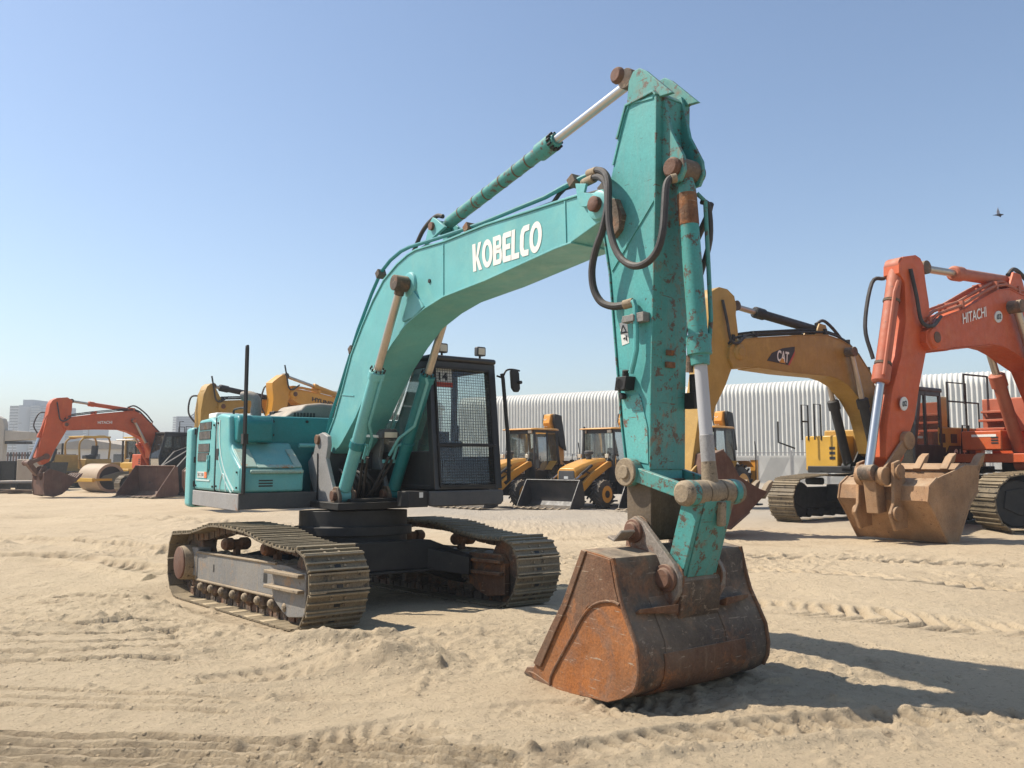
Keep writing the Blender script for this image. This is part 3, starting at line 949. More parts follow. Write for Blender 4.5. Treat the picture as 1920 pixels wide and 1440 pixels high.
# long hoses hanging between boom and arm
for pp, y0, y1, r in (([(1108, 324), (1122, 319), (1135, 326), (1141, 345), (1141, 385), (1143, 425), (1152, 462), (1168, 488), (1192, 499), (1216, 490), (1234, 466), (1243, 430), (1246, 390), (1249, 350), (1256, 336), (1266, 334)], -.20, -.36, .027),
                      ([(1100, 341), (1118, 332), (1130, 335), (1138, 350), (1139, 385), (1130, 430), (1117, 468), (1110, 505), (1113, 540), (1126, 565), (1146, 574), (1166, 573), (1184, 568)], -.19, -.30, .029)):
    n = len(pp)
    pts = []
    for i, (a, b) in enumerate(pp):
        t = i / (n - 1)
        y = y0 + (y1 - y0) * math.sin(math.pi * min(1, t * 1.0)) + (0 if r < .028 else -.03 * t)
        x, z = U.y(a, b, y)
        pts.append((x, y, z))
    h = MB().tube(pts, r, 10, 5).build('oil_hose', rubber, ex, U)
    f = MB()
    v0, v1 = Vector(pts[0]), Vector(pts[1])
    f.cyl(v0 - (v1 - v0) * .3, v0 + (v1 - v0) * .8, r * 1.25, n=12)
    v0, v1 = Vector(pts[-1]), Vector(pts[-2])
    f.cyl(v0 - (v1 - v0) * .2, v0 + (v1 - v0) * .8, r * 1.25, n=12)
    f.build('hose_fitting', dusty_steel, h, U, .003)
MB().tube([(bpin[0] - .25, .19, bpin[1] + .28), (bpin[0] + .02, .3, bpin[1] + .26), (bpin[0] + .1, .36, bpin[1] - .1), (bpin[0] + .3, .36, bpin[1] - .45), (5.40, .30, bpin[1] - .2), (5.55, .2, 3.5)], .026, 10, 5).build('oil_hose', rubber, ex, U)

# bucket cylinder
LP = Vector((5.665, 0, 1.385))
d = (LP - BP).normalized()
ln = (LP - BP).length
g1 = 1.40
m = MB()
m.lathe([(0, .05), (.07, .07), (.10, .07), (.88, .07), (.881, .088), (.985, .088), (.986, .07), (1.04, .066)], BP + d * .04, BP + d * g1, 28)
bcy = m.build('bucket_cylinder', teal_worn, ex, U, .004)
m = MB()
m.lathe([(0, .073), (1, .073)], BP + d * .18, BP + d * .42, 24)
m.build('collar', rust_steel, bcy, U, .003)
m = MB()
m.cyl(BP + Vector((0, -.08, 0)), BP + Vector((0, .08, 0)), .088, n=26).lathe([(0, .055), (1, .062)], BP + d * .05, BP + d * .2, 22)
m.build('cylinder_eye', dark_steel, bcy, U, .005)
MB().cyl(BP + d * g1, BP + d * (ln - .28), .046, n=26).build('rod', grey_wrap, bcy, U)
MB().cyl(BP + d * (ln - .40), BP + d * (ln - .20), .050, n=26).build('rod_sleeve', grey_plate, bcy, U, .003)
MB().cyl(LP + Vector((0, -.075, 0)), LP + Vector((0, .075, 0)), .088, n=28).lathe([(0, .05), (1, .06)], LP - d * .22, LP - d * .04, 22).build('rod_eye', dusty_steel, bcy, U, .006)
MB().tube([BP + d * .16 + Vector((.02, .09, 0)), BP + d * .22 + Vector((.05, .14, 0)), BP + d * .5 + Vector((.03, .15, 0)), BP + d * 1.1 + Vector((.02, .13, 0)), BP + d * 1.34 + Vector((.0, .10, 0))], .017, 8).build('oil_pipe', teal_worn, bcy, U)
MB().tube([(BP.x + .05, .12, BP.z - .22), (BP.x + .06, .18, BP.z - .25), (BP.x + .06, .19, BP.z - .5), (BP.x - .02, .17, BP.z - .75)], .022, 8, 4).build('oil_hose', rubber, bcy, U)
m = MB()
m.cyl(BP + d * (g1 - .02) + Vector((-.07, -.02, 0)), BP + d * (g1 + .10) + Vector((-.09, -.02, 0)), .028, n=10)
m.build('grease_fitting', dark_steel, bcy, U)

# linkage
RP = Vector((U.y(1183, 885, -.2)[0], 0, U.y(1183, 885, -.2)[1]))
KP = Vector((5.47, 0, .80))          # lower bucket pin
TP = Vector((U.y(1189, 995, -.25)[0], 0, U.y(1189, 995, -.25)[1]))
for s in (-1, 1):
    m = MB()
    m.bar((RP.x, s * .21, RP.z), (LP.x - .02, s * .21, LP.z), .045, .105)
    m.cyl((RP.x, s * .18, RP.z), (RP.x, s * .25, RP.z), .105, n=26)
    m.cyl((LP.x, s * .185, LP.z), (LP.x, s * .245, LP.z), .09, n=26)
    rk = m.build('rocker_link', teal_worn, ex, U, .006)
    MB().lathe([(0, .105), (1, .100)], (RP.x, s * .25, RP.z), (RP.x, s * .268, RP.z), 26).build('pin_cap', dusty_steel, rk, U, .004)
    MB().lathe([(0, .052), (1, .048)], (RP.x, s * .26, RP.z), (RP.x, s * .285, RP.z), 22).build('pin', dusty_steel, rk, U, .004)
    MB().lathe([(0, .09), (.7, .085), (1, .06)], (LP.x, s * .24, LP.z), (LP.x, s * .30, LP.z), 24).build('pin_cap', dusty_steel, rk, U, .006)
    MB().lathe([(0, .088), (1, .088)], (LP.x, s * .085, LP.z), (LP.x, s * .18, LP.z), 26).build('spacer', dusty_steel, rk, U, .006)
ud = (KP - LP).normalized()
un = Vector((ud.z, 0, -ud.x))
if un.x < 0:
    un = -un
m = MB()
for s in (-1, 1):
    q = [LP + un * .075, LP - un * .085, KP - un * .085 - ud * .03, KP + un * .07 - ud * .03]
    m.prism([(v.x, v.z) for v in q], s * .135, s * .175)
hl = m.build('bucket_link', teal_worn, ex, U, .006)
MB().obox((LP + KP) / 2 + un * .06, ud * ((KP - LP).length / 2 - .03), (0, .134, 0), un * .022).build('link_plate', teal_worn, hl, U, .005)
MB().prism([(LP.x + .05, LP.z - .06), (LP.x + .095, LP.z - .06), (LP.x + .085, LP.z - .23), (LP.x + .035, LP.z - .23)], .0, .055).build('lock_tab', dusty_steel, hl, U, .012)

ear_steel = worn('rubbed_ear_steel', (.25, .215, .18), .7, chips=.585, chip_scale=14, chip=(.42, .36, .30), dust=.3, var=.3, bump=.35, rust=.5, rustc=(.15, .065, .032), scratch=.6, grime=.45)
# bucket
HK = .67
bk_px = [(1093, 1030), (1120, 1038), (1146, 1047), (1152, 1062), (1155, 1100), (1163, 1137), (1178, 1178), (1190, 1212), (1195, 1253), (1193, 1280), (1185, 1299), (1165, 1311), (1138, 1317), (1103, 1308), (1037, 1293), (999, 1272)]
sp = U.ys(bk_px + [(1001, 1250), (1037, 1170), (1057, 1130)], -HK)
shell = U.ys(bk_px, -HK)
bk = MB().strip(shell, -HK + .004, HK - .004, -.028).build('bucket', dark_steel, ex, U, .003)
for s in (-1, 1):
    sw = MB().prism(sp, s * (HK - .025), s * HK).build('side_plate', rust_bright if s < 0 else rust_steel, bk, U, .004)
    cut = U.ys([(1003, 1243), (1037, 1170), (1057, 1130), (1093, 1030), (1101, 1034), (1066, 1136), (1046, 1180), (1016, 1250)], -HK)
    MB().prism(cut, s * (HK - .001), s * (HK + .018)).build('side_cutter', rust_steel, sw, U, .004)
    arc = U.ys([(1032, 1292), (1034, 1268), (1052, 1232), (1072, 1196), (1090, 1162), (1106, 1140), (1126, 1129), (1150, 1128), (1162, 1134)], -HK)
    MB().tube([(a, s * (HK + .004), b) for a, b in arc], .011, 8, 3).build('weld_seam', rust_steel, sw, U)
    wr = U.ys([(1146, 1047), (1155, 1100), (1163, 1137), (1178, 1178), (1190, 1212), (1195, 1253), (1193, 1280), (1185, 1299)], -HK)
    MB().tube([(a + .004, s * (HK - .012), b) for a, b in wr], .016, 8).build('edge_bead', rust_steel, sw, U)
    up = U.ys([(1102, 1036), (1144, 1049), (1153, 1100), (1160, 1128), (1126, 1127), (1102, 1138), (1075, 1186), (1062, 1148)], -HK)
    MB().prism(up, s * (HK - .001), s * (HK + .007)).build('side_liner', rust_steel, sw, U, .003)
lip = U.ys([(999, 1272), (1037, 1293), (1036, 1286), (1003, 1262), (990, 1258)], -HK)
MB().prism(lip, -HK - .006, HK + .006).build('cutting_edge', rust_steel, bk, U, .004)
for i in range(5):
    y = -HK + .06 + (2 * HK - .12) * i / 4
    q = U.ys([(1012, 1276), (1008, 1250), (985, 1250), (978, 1263), (992, 1272)], -HK)
    MB().prism(q, y - .045, y + .045).build('tooth', dark_steel, bk, U, .008)
wp = MB()
for y, hw_ in ((-.30, .10), (.34, .13)):
    q = U.ys([(1160, 1128), (1178, 1178), (1190, 1212), (1195, 1253), (1193, 1280), (1185, 1299), (1165, 1311)], -HK)
    wp.strip(q, y - hw_, y + hw_, .007)
wp.build('wear_strip', dark_steel, bk, U, .003)
q = U.ys([(1192, 1235), (1195, 1253), (1193, 1280), (1185, 1299), (1165, 1311), (1140, 1316)], -HK)
MB().strip(q, -.42, .40, .013).build('heel_plate', rust_steel, bk, U, .004)
# hinge brackets of the bucket
for s in (-1, 1):
    e1 = [(TP.x - .085, TP.z - .02), (TP.x - .07, TP.z + .07), (TP.x + .0, TP.z + .105), (TP.x + .075, TP.z + .07), (KP.x + .06, KP.z + .10), (KP.x + .11, KP.z + .02), (KP.x + .10, KP.z - .09), (KP.x + .0, KP.z - .24), (5.40, .60), (5.28, .93), (TP.x - .06, .97), (TP.x - .10, .97)]
    hb = MB().prism(e1, s * .20, s * .245).build('hinge_bracket', ear_steel, bk, U, .006)
    for P_, r in ((TP, .085), (KP, .095)):
        MB().lathe([(0, r), (.5, r), (.55, r * .72), (1, r * .68)], (P_.x, s * .245, P_.z), (P_.x, s * .30, P_.z), 26).build('hinge_pin', pin_rust, hb, U, .006)
        MB().lathe([(0, r + .02), (1, r + .02)], (P_.x, s * .19, P_.z), (P_.x, s * .205, P_.z), 26).build('pin_collar', rust_steel, hb, U, .003)
    MB().strip([(TP.x - .09, TP.z - .05), (TP.x - .02, TP.z - .07), (TP.x + .06, TP.z - .0)], s * .25, s * .43, .02).build('hinge_rib', ear_steel, hb, U, .004)
    MB().add([(KP.x + .02, s * .245, KP.z - .20), (KP.x + .11, s * .245, KP.z - .16), (KP.x + .05, s * .56, KP.z - .17), (KP.x + .0, s * .56, KP.z - .20),
              (KP.x + .02, s * .245, KP.z - .225), (KP.x + .10, s * .245, KP.z - .225), (KP.x + .05, s * .56, KP.z - .20), (KP.x + .0, s * .56, KP.z - .215)],
             [(0, 1, 2, 3), (4, 7, 6, 5), (0, 4, 5, 1), (1, 5, 6, 2), (2, 6, 7, 3), (3, 7, 4, 0)]).build('brace', rust_steel, hb, U, .006)
m = MB()
m.prism([(KP.x + .04, KP.z + .05), (KP.x + .10, KP.z - .02), (KP.x + .10, KP.z - .10), (KP.x + .075, KP.z - .25), (5.42, .42), (5.38, .6)], -.20, .20)
m.build('hinge_web', dark_steel, bk, U, .006)
MB().cyl((KP.x, -.2, KP.z), (KP.x, .2, KP.z), .08, n=24).cyl((TP.x, -.2, TP.z), (TP.x, .2, TP.z), .07, n=24).build('cross_pin', rust_steel, bk, U)

grouser_steel = worn('worn_lit_grouser', (.30, .24, .155), .5, chips=.60, chip_scale=12, chip=(.07, .055, .04), dust=.1, var=.3, bump=.2, grime=.4)  # dusty tan, lightened so the colour carries the bars' lit edges
sand_mat = worn('caked_sand', (.46, .36, .22), .95, chips=.8, dust=.2, bump=.3)
# ------------------------------------------------------------------ undercarriage
HS = SW / 2
prof_px = [(110, 190), (180, 186), (250, 182), (300, 168), (350, 150), (400, 130), (450, 118), (520, 122), (620, 142), (720, 164), (800, 200), (880, 248), (960, 282), (1060, 318), (1160, 338), (1235, 352), (1278, 395), (1310, 450), (1328, 520), (1338, 600), (1340, 690), (1332, 780), (1320, 850), (1300, 930), (1272, 1005), (1222, 1068)]
prof = T.ys([(300 + a / 4.8, 960 + b / 4.8) for a, b in prof_px], -G - HS)
zmax = max(b for a, b in prof)
front = [p for p in prof]
xb = front[-1][0]
loop = front + [(xb - .12, .02), (1.2, .012), (0, .012), (-1.2, .012), (-1.75, .015), (-1.98, .07), (-2.12, .20), (-2.19, .36), (-2.20, .50), (-2.16, .66), (-2.08, .78)]
lp = [Vector((a, 0, b)) for a, b in loop]
lp = [p for i, p in enumerate(lp) if i == 0 or (p - lp[i - 1]).length > .02]
sp_ = smooth_path(lp + [lp[0]], 8)
acc = [0]
for a, b in zip(sp_[:-1], sp_[1:]):
    acc.append(acc[-1] + (b - a).length)
NS = 50
cen = Vector((0, 0, .47))


def along(s):
    s %= acc[-1]
    for i in range(len(acc) - 1):
        if acc[i + 1] >= s:
            t = (s - acc[i]) / max(1e-6, acc[i + 1] - acc[i])
            return sp_[i].lerp(sp_[i + 1], t)
    return sp_[-1]


pitch = acc[-1] / NS
for s in (-1, 1):
    y0 = s * G
    shoes, chain, bolts, grous, holes = MB(), MB(), MB(), MB(), MB()
    for i in range(NS):
        c, e = along((i + .5) * pitch), along((i + .5) * pitch + .02)
        b = along((i + .5) * pitch - .02)
        tdir = (e - b).normalized()
        nrm = Vector((-tdir.z, 0, tdir.x))
        if nrm.dot(c - cen) < 0 and abs(c.z - .47) > .2 or (abs(c.z - .47) <= .2 and nrm.x * c.x < 0):
            nrm = -nrm
        jt = random.uniform(-.004, .004)
        o = Vector((0, y0 + jt, 0))
        shoes.obox(c + o - nrm * .012, tdir * (pitch * .47), (0, HS, 0), nrm * .009)
        for q, hgt in ((-.44, .034), (.0, .028), (.42, .028)):
            grous.obox(c + o + tdir * pitch * q + nrm * (hgt / 2 - .008), tdir * .009, (0, HS - .004, 0), nrm * (hgt / 2))
        holes.obox(c + o + tdir * pitch * .2, tdir * .016, (0, .032, 0), nrm * .0015)
        for sy in (-1, 1):
            for q in (-.2, .2):
                bolts.cyl(c + o + tdir * pitch * q + Vector((0, sy * .075, 0)) - nrm * .004, c + o + tdir * pitch * q + Vector((0, sy * .075, 0)) + nrm * .010, .014, n=8)
            chain.obox(c + o - nrm * .065 + Vector((0, sy * .075, 0)), tdir * pitch * .40, (0, .022, 0), nrm * .042)
            chain.cyl(c + o - nrm * .075 + Vector((0, sy * .10, 0)), c + o - nrm * .075 + Vector((0, sy * .05, 0)), .034, n=10)
    tk = shoes.build('crawler_track', shoe_steel, ex, T)
    chain.build('track_chain', dark_steel, tk, T)
    grous.build('grouser', grouser_steel, tk, T)
    holes.build('shoe_hole', black_ink, tk, T)
    bolts.build('shoe_bolt', dusty_steel, tk, T)
    # side frame
    yo, yi = y0 + s * .17, y0 - s * .17
    lo, hi = min(yo, yi), max(yo, yi)
    m = MB()
    m.add([(-1.45, lo, .27), (1.25, lo, .27), (1.62, lo, .36), (1.62, lo, .56), (1.25, lo, .60), (-1.45, lo, .60),
           (-1.45, hi, .27), (1.25, hi, .27), (1.62, hi, .36), (1.62, hi, .56), (1.25, hi, .60), (-1.45, hi, .60)],
          [(0, 1, 2, 3, 4, 5), (6, 7, 8, 9, 10, 11), (0, 1, 7, 6), (1, 2, 8, 7), (2, 3, 9, 8), (3, 4, 10, 9), (4, 5, 11, 10), (5, 0, 6, 11)])
    sf = m.build('side_frame', grey_frame, ex, T, .012)
    m = MB()
    for zz in (.262, .606):
        m.tube([(-1.45, yo, zz), (1.0, yo, zz)], .016, 8)
    m.tube([(-1.47, yo, .26), (-1.47, yo, .60)], .016, 8)
    m.build('frame_edge', dusty_steel, sf, T)
    ys = y0 + s * .172
    m = MB()
    for xc, w_, h_ in ((-.85, .022, .045), (.72, .05, .05), (1.30, .035, .014)):
        m.add([(xc - w_, ys, .44 - h_), (xc + w_, ys, .44 - h_), (xc + w_, ys, .44 + h_), (xc - w_, ys, .44 + h_)], [(0, 1, 2, 3)])
    m.build('inspection_slot', black_ink, sf, T)
    m = MB()
    for zz in (.38, .53):
        m.box(.88, 1.72, min(y0, y0 + s * .26), max(y0, y0 + s * .26), zz - .018, zz + .018)
    m.build('guide_bar', dusty_steel, sf, T, .008)
    m = MB()
    m.prism([(1.0, .24), (1.0, .30), (1.12, .52), (1.20, .56), (1.75, .56), (1.75, .14), (1.36, .10), (1.22, .14)], min(y0 + s * .12, y0 + s * .19), max(y0 + s * .12, y0 + s * .19))
    m.build('idler_guard', grey_frame, sf, T, .008)
    m = MB()
    m.prism([(1.0, .24), (1.0, .60), (1.62, .60), (1.70, .50), (1.70, .14), (1.36, .10), (1.16, .16)], min(y0 - s * .12, y0 - s * .20), max(y0 - s * .12, y0 - s * .20))
    for zz in (.38, .52):
        m.box(1.02, 1.70, min(y0 - s * .20, y0 - s * .27), max(y0 - s * .20, y0 - s * .27), zz - .02, zz + .02)
    m.build('inner_guard', rust_steel, sf, T, .008)
    MB().cyl((1.66, y0 - .11, .45), (1.66, y0 + .11, .45), .35, n=36).build('idler_wheel', dark_steel, sf, T, .02)
    m = MB()
    m.cyl((-1.76, y0 - .09, .46), (-1.76, y0 + .09, .46), .33, n=36)
    m.build('sprocket', dark_steel, sf, T, .02)
    dv = MB().lathe([(0, .23), (.8, .215), (1, .21)], (-1.76, y0 + s * .08, .46), (-1.76, y0 + s * .285, .46), 30).build('drive_hub', dusty_steel, sf, T, .006)
    MB().lathe([(0, .205), (.7, .205), (1, .19)], (-1.76, y0 + s * .285, .46), (-1.76, y0 + s * .31, .46), 30).build('hub_cover', pin_rust, sf, T, .004)
    MB().box(-1.80, -1.42, min(y0, y0 + s * .18), max(y0, y0 + s * .18), .30, .66).build('drive_bracket', grey_frame, sf, T, .02)
    for i in range(8):
        xx = -1.28 + 2.55 * i / 7
        m = MB()
        m.lathe([(0, .05), (.1, .085), (.3, .085), (.32, .065), (.68, .065), (.7, .085), (.9, .085), (1, .05)], (xx, y0 - .17, .18), (xx, y0 + .17, .18), 20)
        m.box(xx - .05, xx + .05, min(y0 + s * .14, y0 + s * .17), max(y0 + s * .14, y0 + s * .17), .16, .27)
        lr = m.build('lower_roller', dark_steel, sf, T, .004)
        MB().lathe([(0, .05), (.6, .045), (1, .02)], (xx, y0 + s * .17, .19), (xx, y0 + s * .215, .19), 14).build('roller_cap', dusty_steel, lr, T)
    for xx in (-.62, .58):
        zz = .735
        m = MB()
        m.lathe([(0, .05), (.1, .075), (.35, .075), (.4, .055), (.6, .055), (.65, .075), (.9, .075), (1, .05)], (xx, y0 - .16, zz), (xx, y0 + .18, zz), 20)
        m.box(xx - .05, xx + .05, y0 - s * .02 - .03, y0 - s * .02 + .03, .58, .74)
        m.build('carrier_roller', rust_steel, sf, T, .004)
    # dry mud and gravel caked on the top of the frame
    m = MB()
    for i in range(60):
        xx, yy = random.uniform(-1.4, 1.2), y0 + random.uniform(-.16, .16)
        m.ball((xx, yy, .602), random.uniform(.02, .07), random.uniform(.02, .05), random.uniform(.006, .02), 7, 4)
    m.build('caked_mud', dusty_steel, sf, T)
    m = MB()
    for i in range(20):
        xa = -1.55 + 2.9 * i / 20
        m.box(xa, xa + .125, min(y0 + s * .13, y0 + s * (HS - .01)), max(y0 + s * .13, y0 + s * (HS - .01)), .008, .026 + .006 * (i % 3))
    m.build('caked_sand', sand_mat, tk, T, .01)
m = MB()
m.prism([(-.62, .42), (.62, .42), (.75, .62), (.55, .72), (-.55, .72), (-.75, .62)], -.62, .62)
cbd = m.build('carbody', black_steel, ex, T, .015)
for sx in (-1, 1):
    for s in (-1, 1):
        a = Vector((sx * .40, s * .55, .60))
        b = Vector((sx * 1.02, s * 1.10, .46))
        dirv = (b - a)
        sd = Vector((-dirv.y, dirv.x, 0)).normalized()
        m = MB()
        m.add([a + sd * .26 + Vector((0, 0, .12)), a - sd * .26 + Vector((0, 0, .12)), a + sd * .26 - Vector((0, 0, .16)), a - sd * .26 - Vector((0, 0, .16)),
               b + sd * .22 + Vector((0, 0, .10)), b - sd * .22 + Vector((0, 0, .10)), b + sd * .22 - Vector((0, 0, .12)), b - sd * .22 - Vector((0, 0, .12))],
              [(0, 1, 3, 2), (4, 6, 7, 5), (0, 4, 5, 1), (2, 3, 7, 6), (0, 2, 6, 4), (1, 5, 7, 3)])
        m.build('frame_leg', black_steel, cbd, T, .012)
m = MB()
m.prism([(-1.12, .52), (-.62, .76), (.62, .76), (1.12, .58), (1.12, .24), (.62, .42), (-.62, .42), (-1.12, .24)], .58, .80, 'x')
m.prism([(-1.12, .24), (-.62, .42), (.62, .42), (1.12, .24), (1.12, .21), (.62, .39), (-.62, .39), (-1.12, .21)], .50, .86, 'x')
m.build('cross_member', black_steel, cbd, T, .012)
MB().lathe([(0, .66), (.3, .66), (.31, .72), (.55, .72), (.56, .66), (1, .66)], (0, 0, .70), (0, 0, 1.12), 48).build('slew_ring', black_steel, cbd, T, .006)

# ------------------------------------------------------------------ house
m = MB()
m.box(-2.2, .62, -.50, .42, 1.04, 1.12)
m.box(-2.2, -.3, -1.30, 1.30, 1.05, 1.16)
deck = m.build('deck', black_steel, ex, U, .006)
m = MB()
sk = MB()
z0, z1 = 1.04, 1.23
sk.box(-2.12, -.22, -1.375, -1.345, z0 - .02, z1 - .015)
sk.build('side_skirt', grey_plate, ex, U, .008)
sk = MB()
sk.box(-.22, -.19, -1.375, -.42, z0, z1)
sk.box(-.7, -.2, -1.34, -.42, z1 - .03, z1 - .008)
sk.build('front_skirt', charcoal, ex, U, .008)
# counterweight with a rounded plan
pl = []
for a in np.linspace(-90, 90, 17):
    pl.append((-2.30 - .62 * math.cos(R(a)) ** .7, 1.40 * math.sin(R(a))))
pl = [(-2.16, -1.40)] + pl + [(-2.16, 1.40)]
cw = MB().prism(pl, .98, 2.06, 'z')
n0 = len(cw.v)
cw.build('counterweight', teal, ex, U, .05, seg=4)
# right-hand doors
def panel(pts, y0, y1, mat, name, par, bev=.03):
    return MB().prism(pts, y0, y1).build(name, mat, par, U, bev, seg=3)


door = panel([(-2.10, 1.225), (-1.22, 1.225), (-1.22, 2.10), (-1.45, 2.165), (-1.90, 2.15), (-2.02, 2.08), (-2.08, 1.9)], -1.36, -1.0, teal, 'engine_door', ex, .035)
qd = panel([(-1.20, 1.225), (-.22, 1.225), (-.24, 1.52), (-.60, 1.72), (-.66, 1.84), (-.70, 2.16), (-1.05, 2.20), (-1.20, 2.18)], -1.36, -1.0, teal, 'corner_panel', ex, .035)
vt = MB()
vb = MB()
for zc, h in ((2.06, .05), (1.94, .055), (1.775, .055), (1.655, .055)):
    x0_, x1_ = (-1.93 + (1.94 - zc) * -.12, -1.42 + (1.94 - zc) * -.2)
    vb.box(x0_, x1_, -1.366, -1.355, zc - h, zc + h)
    for k in range(9):
        xx = x0_ + (x1_ - x0_) * (k + .5) / 9
        vt.box(xx - .012, xx + .012, -1.372, -1.364, zc - h + .006, zc + h - .006)
g_ = vb.build('vent', black_steel, door, U)
vt.build('vent_grille', grey_frame, g_, U)
MB().box(-1.55, -1.42, -1.372, -1.358, 1.49, 1.68).build('handle_recess', teal_dark, door, U, .006)
MB().box(-1.52, -1.46, -1.384, -1.366, 1.46, 1.62).build('door_handle', teal, door, U, .006)
lb = MB().box(-1.95, -1.52, -1.368, -1.358, 1.385, 1.465).build('model_plate', white_sign, door, U)
MB().box(-1.62, -1.52, -1.372, -1.367, 1.385, 1.465).build('plate_tip', orange_lens, lb, U)
lettering('SK 210', ((-1.92, 1.405), (-1.66, 1.405), (-1.92, 1.45)), black_ink, lb, U, .01, depth=.012, plane=-1.36)
MB().box(-2.02, -1.40, -1.368, -1.358, 1.345, 1.365).build('trim_strip', strip_white, door, U)
m = MB()
arc = [(-1.05, 2.12), (-1.06, 1.95), (-1.02, 1.78), (-.92, 1.60), (-.78, 1.45), (-.62, 1.34), (-.44, 1.24)]
m.strip(smooth_and := [(p.x, p.z) for p in smooth_path([(a, 0, b) for a, b in arc], 6)], -1.366, -1.35, .026)
m.strip([(a - .10, b - .02) for a, b in smooth_and], -1.365, -1.35, .014)
m.build('stripe', strip_white, qd, U)
m = MB()
ar2 = [(-.98, 1.235), (-.95, 1.34), (-.90, 1.42), (-.85, 1.445), (-.80, 1.42), (-.76, 1.34), (-.73, 1.235)]
m.tube([(a, -1.36, b) for a, b in ar2], .011, 6, 4)
m.build('emblem', strip_white, qd, U)
MB().box(-1.215, -1.203, -1.362, -1.3, 1.23, 2.15).build('door_gap', black_ink, door, U)
MB().box(-2.14, -2.10, -1.345, -1.0, 1.0, 2.06).build('door_gap', black_ink, door, U)
for z_ in (1.30, 1.62, 2.0):
    MB().cyl((-2.085, -1.372, z_ - .04), (-2.085, -1.372, z_ + .04), .012, n=8).build('hinge', black_steel, door, U)
for x_, z_ in ((-1.27, 1.28), (-1.27, 2.06), (-2.02, 1.28)):
    MB().cyl((x_, -1.375, z_), (x_, -1.355, z_), .014, n=10).build('bolt', black_steel, door, U)
for x_, z_ in ((-.32, 1.29), (-.32, 1.47), (-1.12, 1.29), (-1.10, 2.08)):
    MB().cyl((x_, -1.375, z_), (x_, -1.355, z_), .013, n=10).build('bolt', black_steel, qd, U)
MB().box(-1.16, -1.06, -1.368, -1.356, 1.62, 1.76).build('latch', black_steel, qd, U, .006)
MB().tube([(-.62, -1.20, 2.17), (-.60, -1.20, 2.25), (-1.0, -1.20, 2.25), (-1.02, -1.20, 2.17)], .014, 7, 3).build('hand_rail', black_steel, ex, U)
# toolbox with sloping step
tbx = panel([(-.21, 1.235), (-.20, 1.46), (-.235, 1.52), (-.58, 1.74), (-.66, 1.83), (-1.0, 1.83), (-1.0, 1.235)], -1.345, -.585, teal, 'toolbox', ex, .03)
sl = Vector((-.345, 0, .22)).normalized()
def on_slope(y, t, h):
    p = Vector((-.235, y, 1.52)) + sl * t
    nn = Vector((sl.z * 1, 0, -sl.x))
    return p + Vector((-sl.z * -1, 0, 0)) * 0 + Vector((.537, 0, .843)) * h
m = MB()
for (ya, yb, t0, t1) in ((-1.33, -1.15, .0, .40), (-.69, -.60, .0, .40), (-1.15, -.69, -.015, .045)):
    m.add([on_slope(ya, t0, .004), on_slope(yb, t0, .004), on_slope(yb, t1, .004), on_slope(ya, t1, .004),
           on_slope(ya, t0, .022), on_slope(yb, t0, .022), on_slope(yb, t1, .022), on_slope(ya, t1, .022)],
          [(0, 1, 2, 3), (4, 5, 6, 7), (0, 1, 5, 4), (1, 2, 6, 5), (2, 3, 7, 6), (3, 0, 4, 7)])
m.build('step_cover', pale_wear, tbx, U, .006)
m = MB()
m.box(-.215, -.16, -1.25, -.60, 1.455, 1.50)
m.build('step_edge', pale_wear, tbx, U, .015)
m = MB()
for k in range(4):
    m.box(-.212, -.203, -1.14, -.97, 1.30 + k * .032, 1.317 + k * .032)
m.build('vent', black_ink, tbx, U)
m = MB()
m.tube([(-.40, -.66, 1.66), (-.33, -.64, 1.74), (-.55, -.64, 1.90)], .012, 6)
# fuel tank and hood
tank = panel([(-.52, 1.83), (-.50, 2.08), (-.56, 2.16), (-1.1, 2.17), (-1.1, 1.83)], -1.30, -.86, teal_dark, 'fuel_tank', ex, .035)
hood = MB().box(-2.25, -.72, -.855, 1.30, 1.20, 2.17).box(-2.25, -1.1, -1.28, -.8, 1.3, 2.16).build('engine_hood', teal_dark, ex, U, .03, seg=3)
m = MB()
for yy, zz in ((-.80, 2.10), (-.80, 1.93), (-.35, 2.11)):
    m.cyl((-.722, yy, zz), (-.705, yy, zz), .018, n=12)
m.build('bolt', black_steel, hood, U)
MB().tube([(-.60, -.50, 1.80), (-.58, -.10, 1.80), (-.58, .2, 1.80)], .028, 10).build('cross_tube', teal, hood, U)
dome = MB()
dome.prism([(-.62, 0), (-.50, .10), (-.38, .13), (-.32, .20), (-.10, .225), (.10, .215), (.22, .15), (.85, .13), (.92, 0)], -2.1, -1.15, 'x')
dome.mapv(lambda v: (v.x, v.y + .12, v.z + 2.17))
hd = dome.build('hood_cover', hood_grey, hood, U, .05, seg=3)
m = MB()
for k in range(7):
    m.box(-1.16, -1.142, -.36 + k * .045, -.335 + k * .045, 2.19, 2.25)
m.build('vent', black_ink, hd, U)
MB().box(-1.12, -1.11, -.50, .95, 2.172, 2.185).build('seal', black_ink, hd, U)
m = MB()
m.lathe([(0, .075), (1, .075)], (-2.1, -.55, 2.15), (-2.1, -.55, 2.36), 20)
m.tube([(-2.1, -.55, 2.34), (-2.1, -.55, 2.44), (-2.12, -.57, 2.50), (-2.18, -.63, 2.53), (-2.25, -.70, 2.52)], .068, 14, 5)
m.build('exhaust_pipe', grey_frame, hood, U)
m = MB()
m.box(-1.98, -1.80, -.40, -.22, 2.17, 2.30)
m.build('filler_box', black_steel, hood, U, .01)
m = MB()
m.box(-1.9, -1.55, -1.26, -.95, 2.16, 2.24)
m.build('filler_lid', white_paint, hood, U, .02)
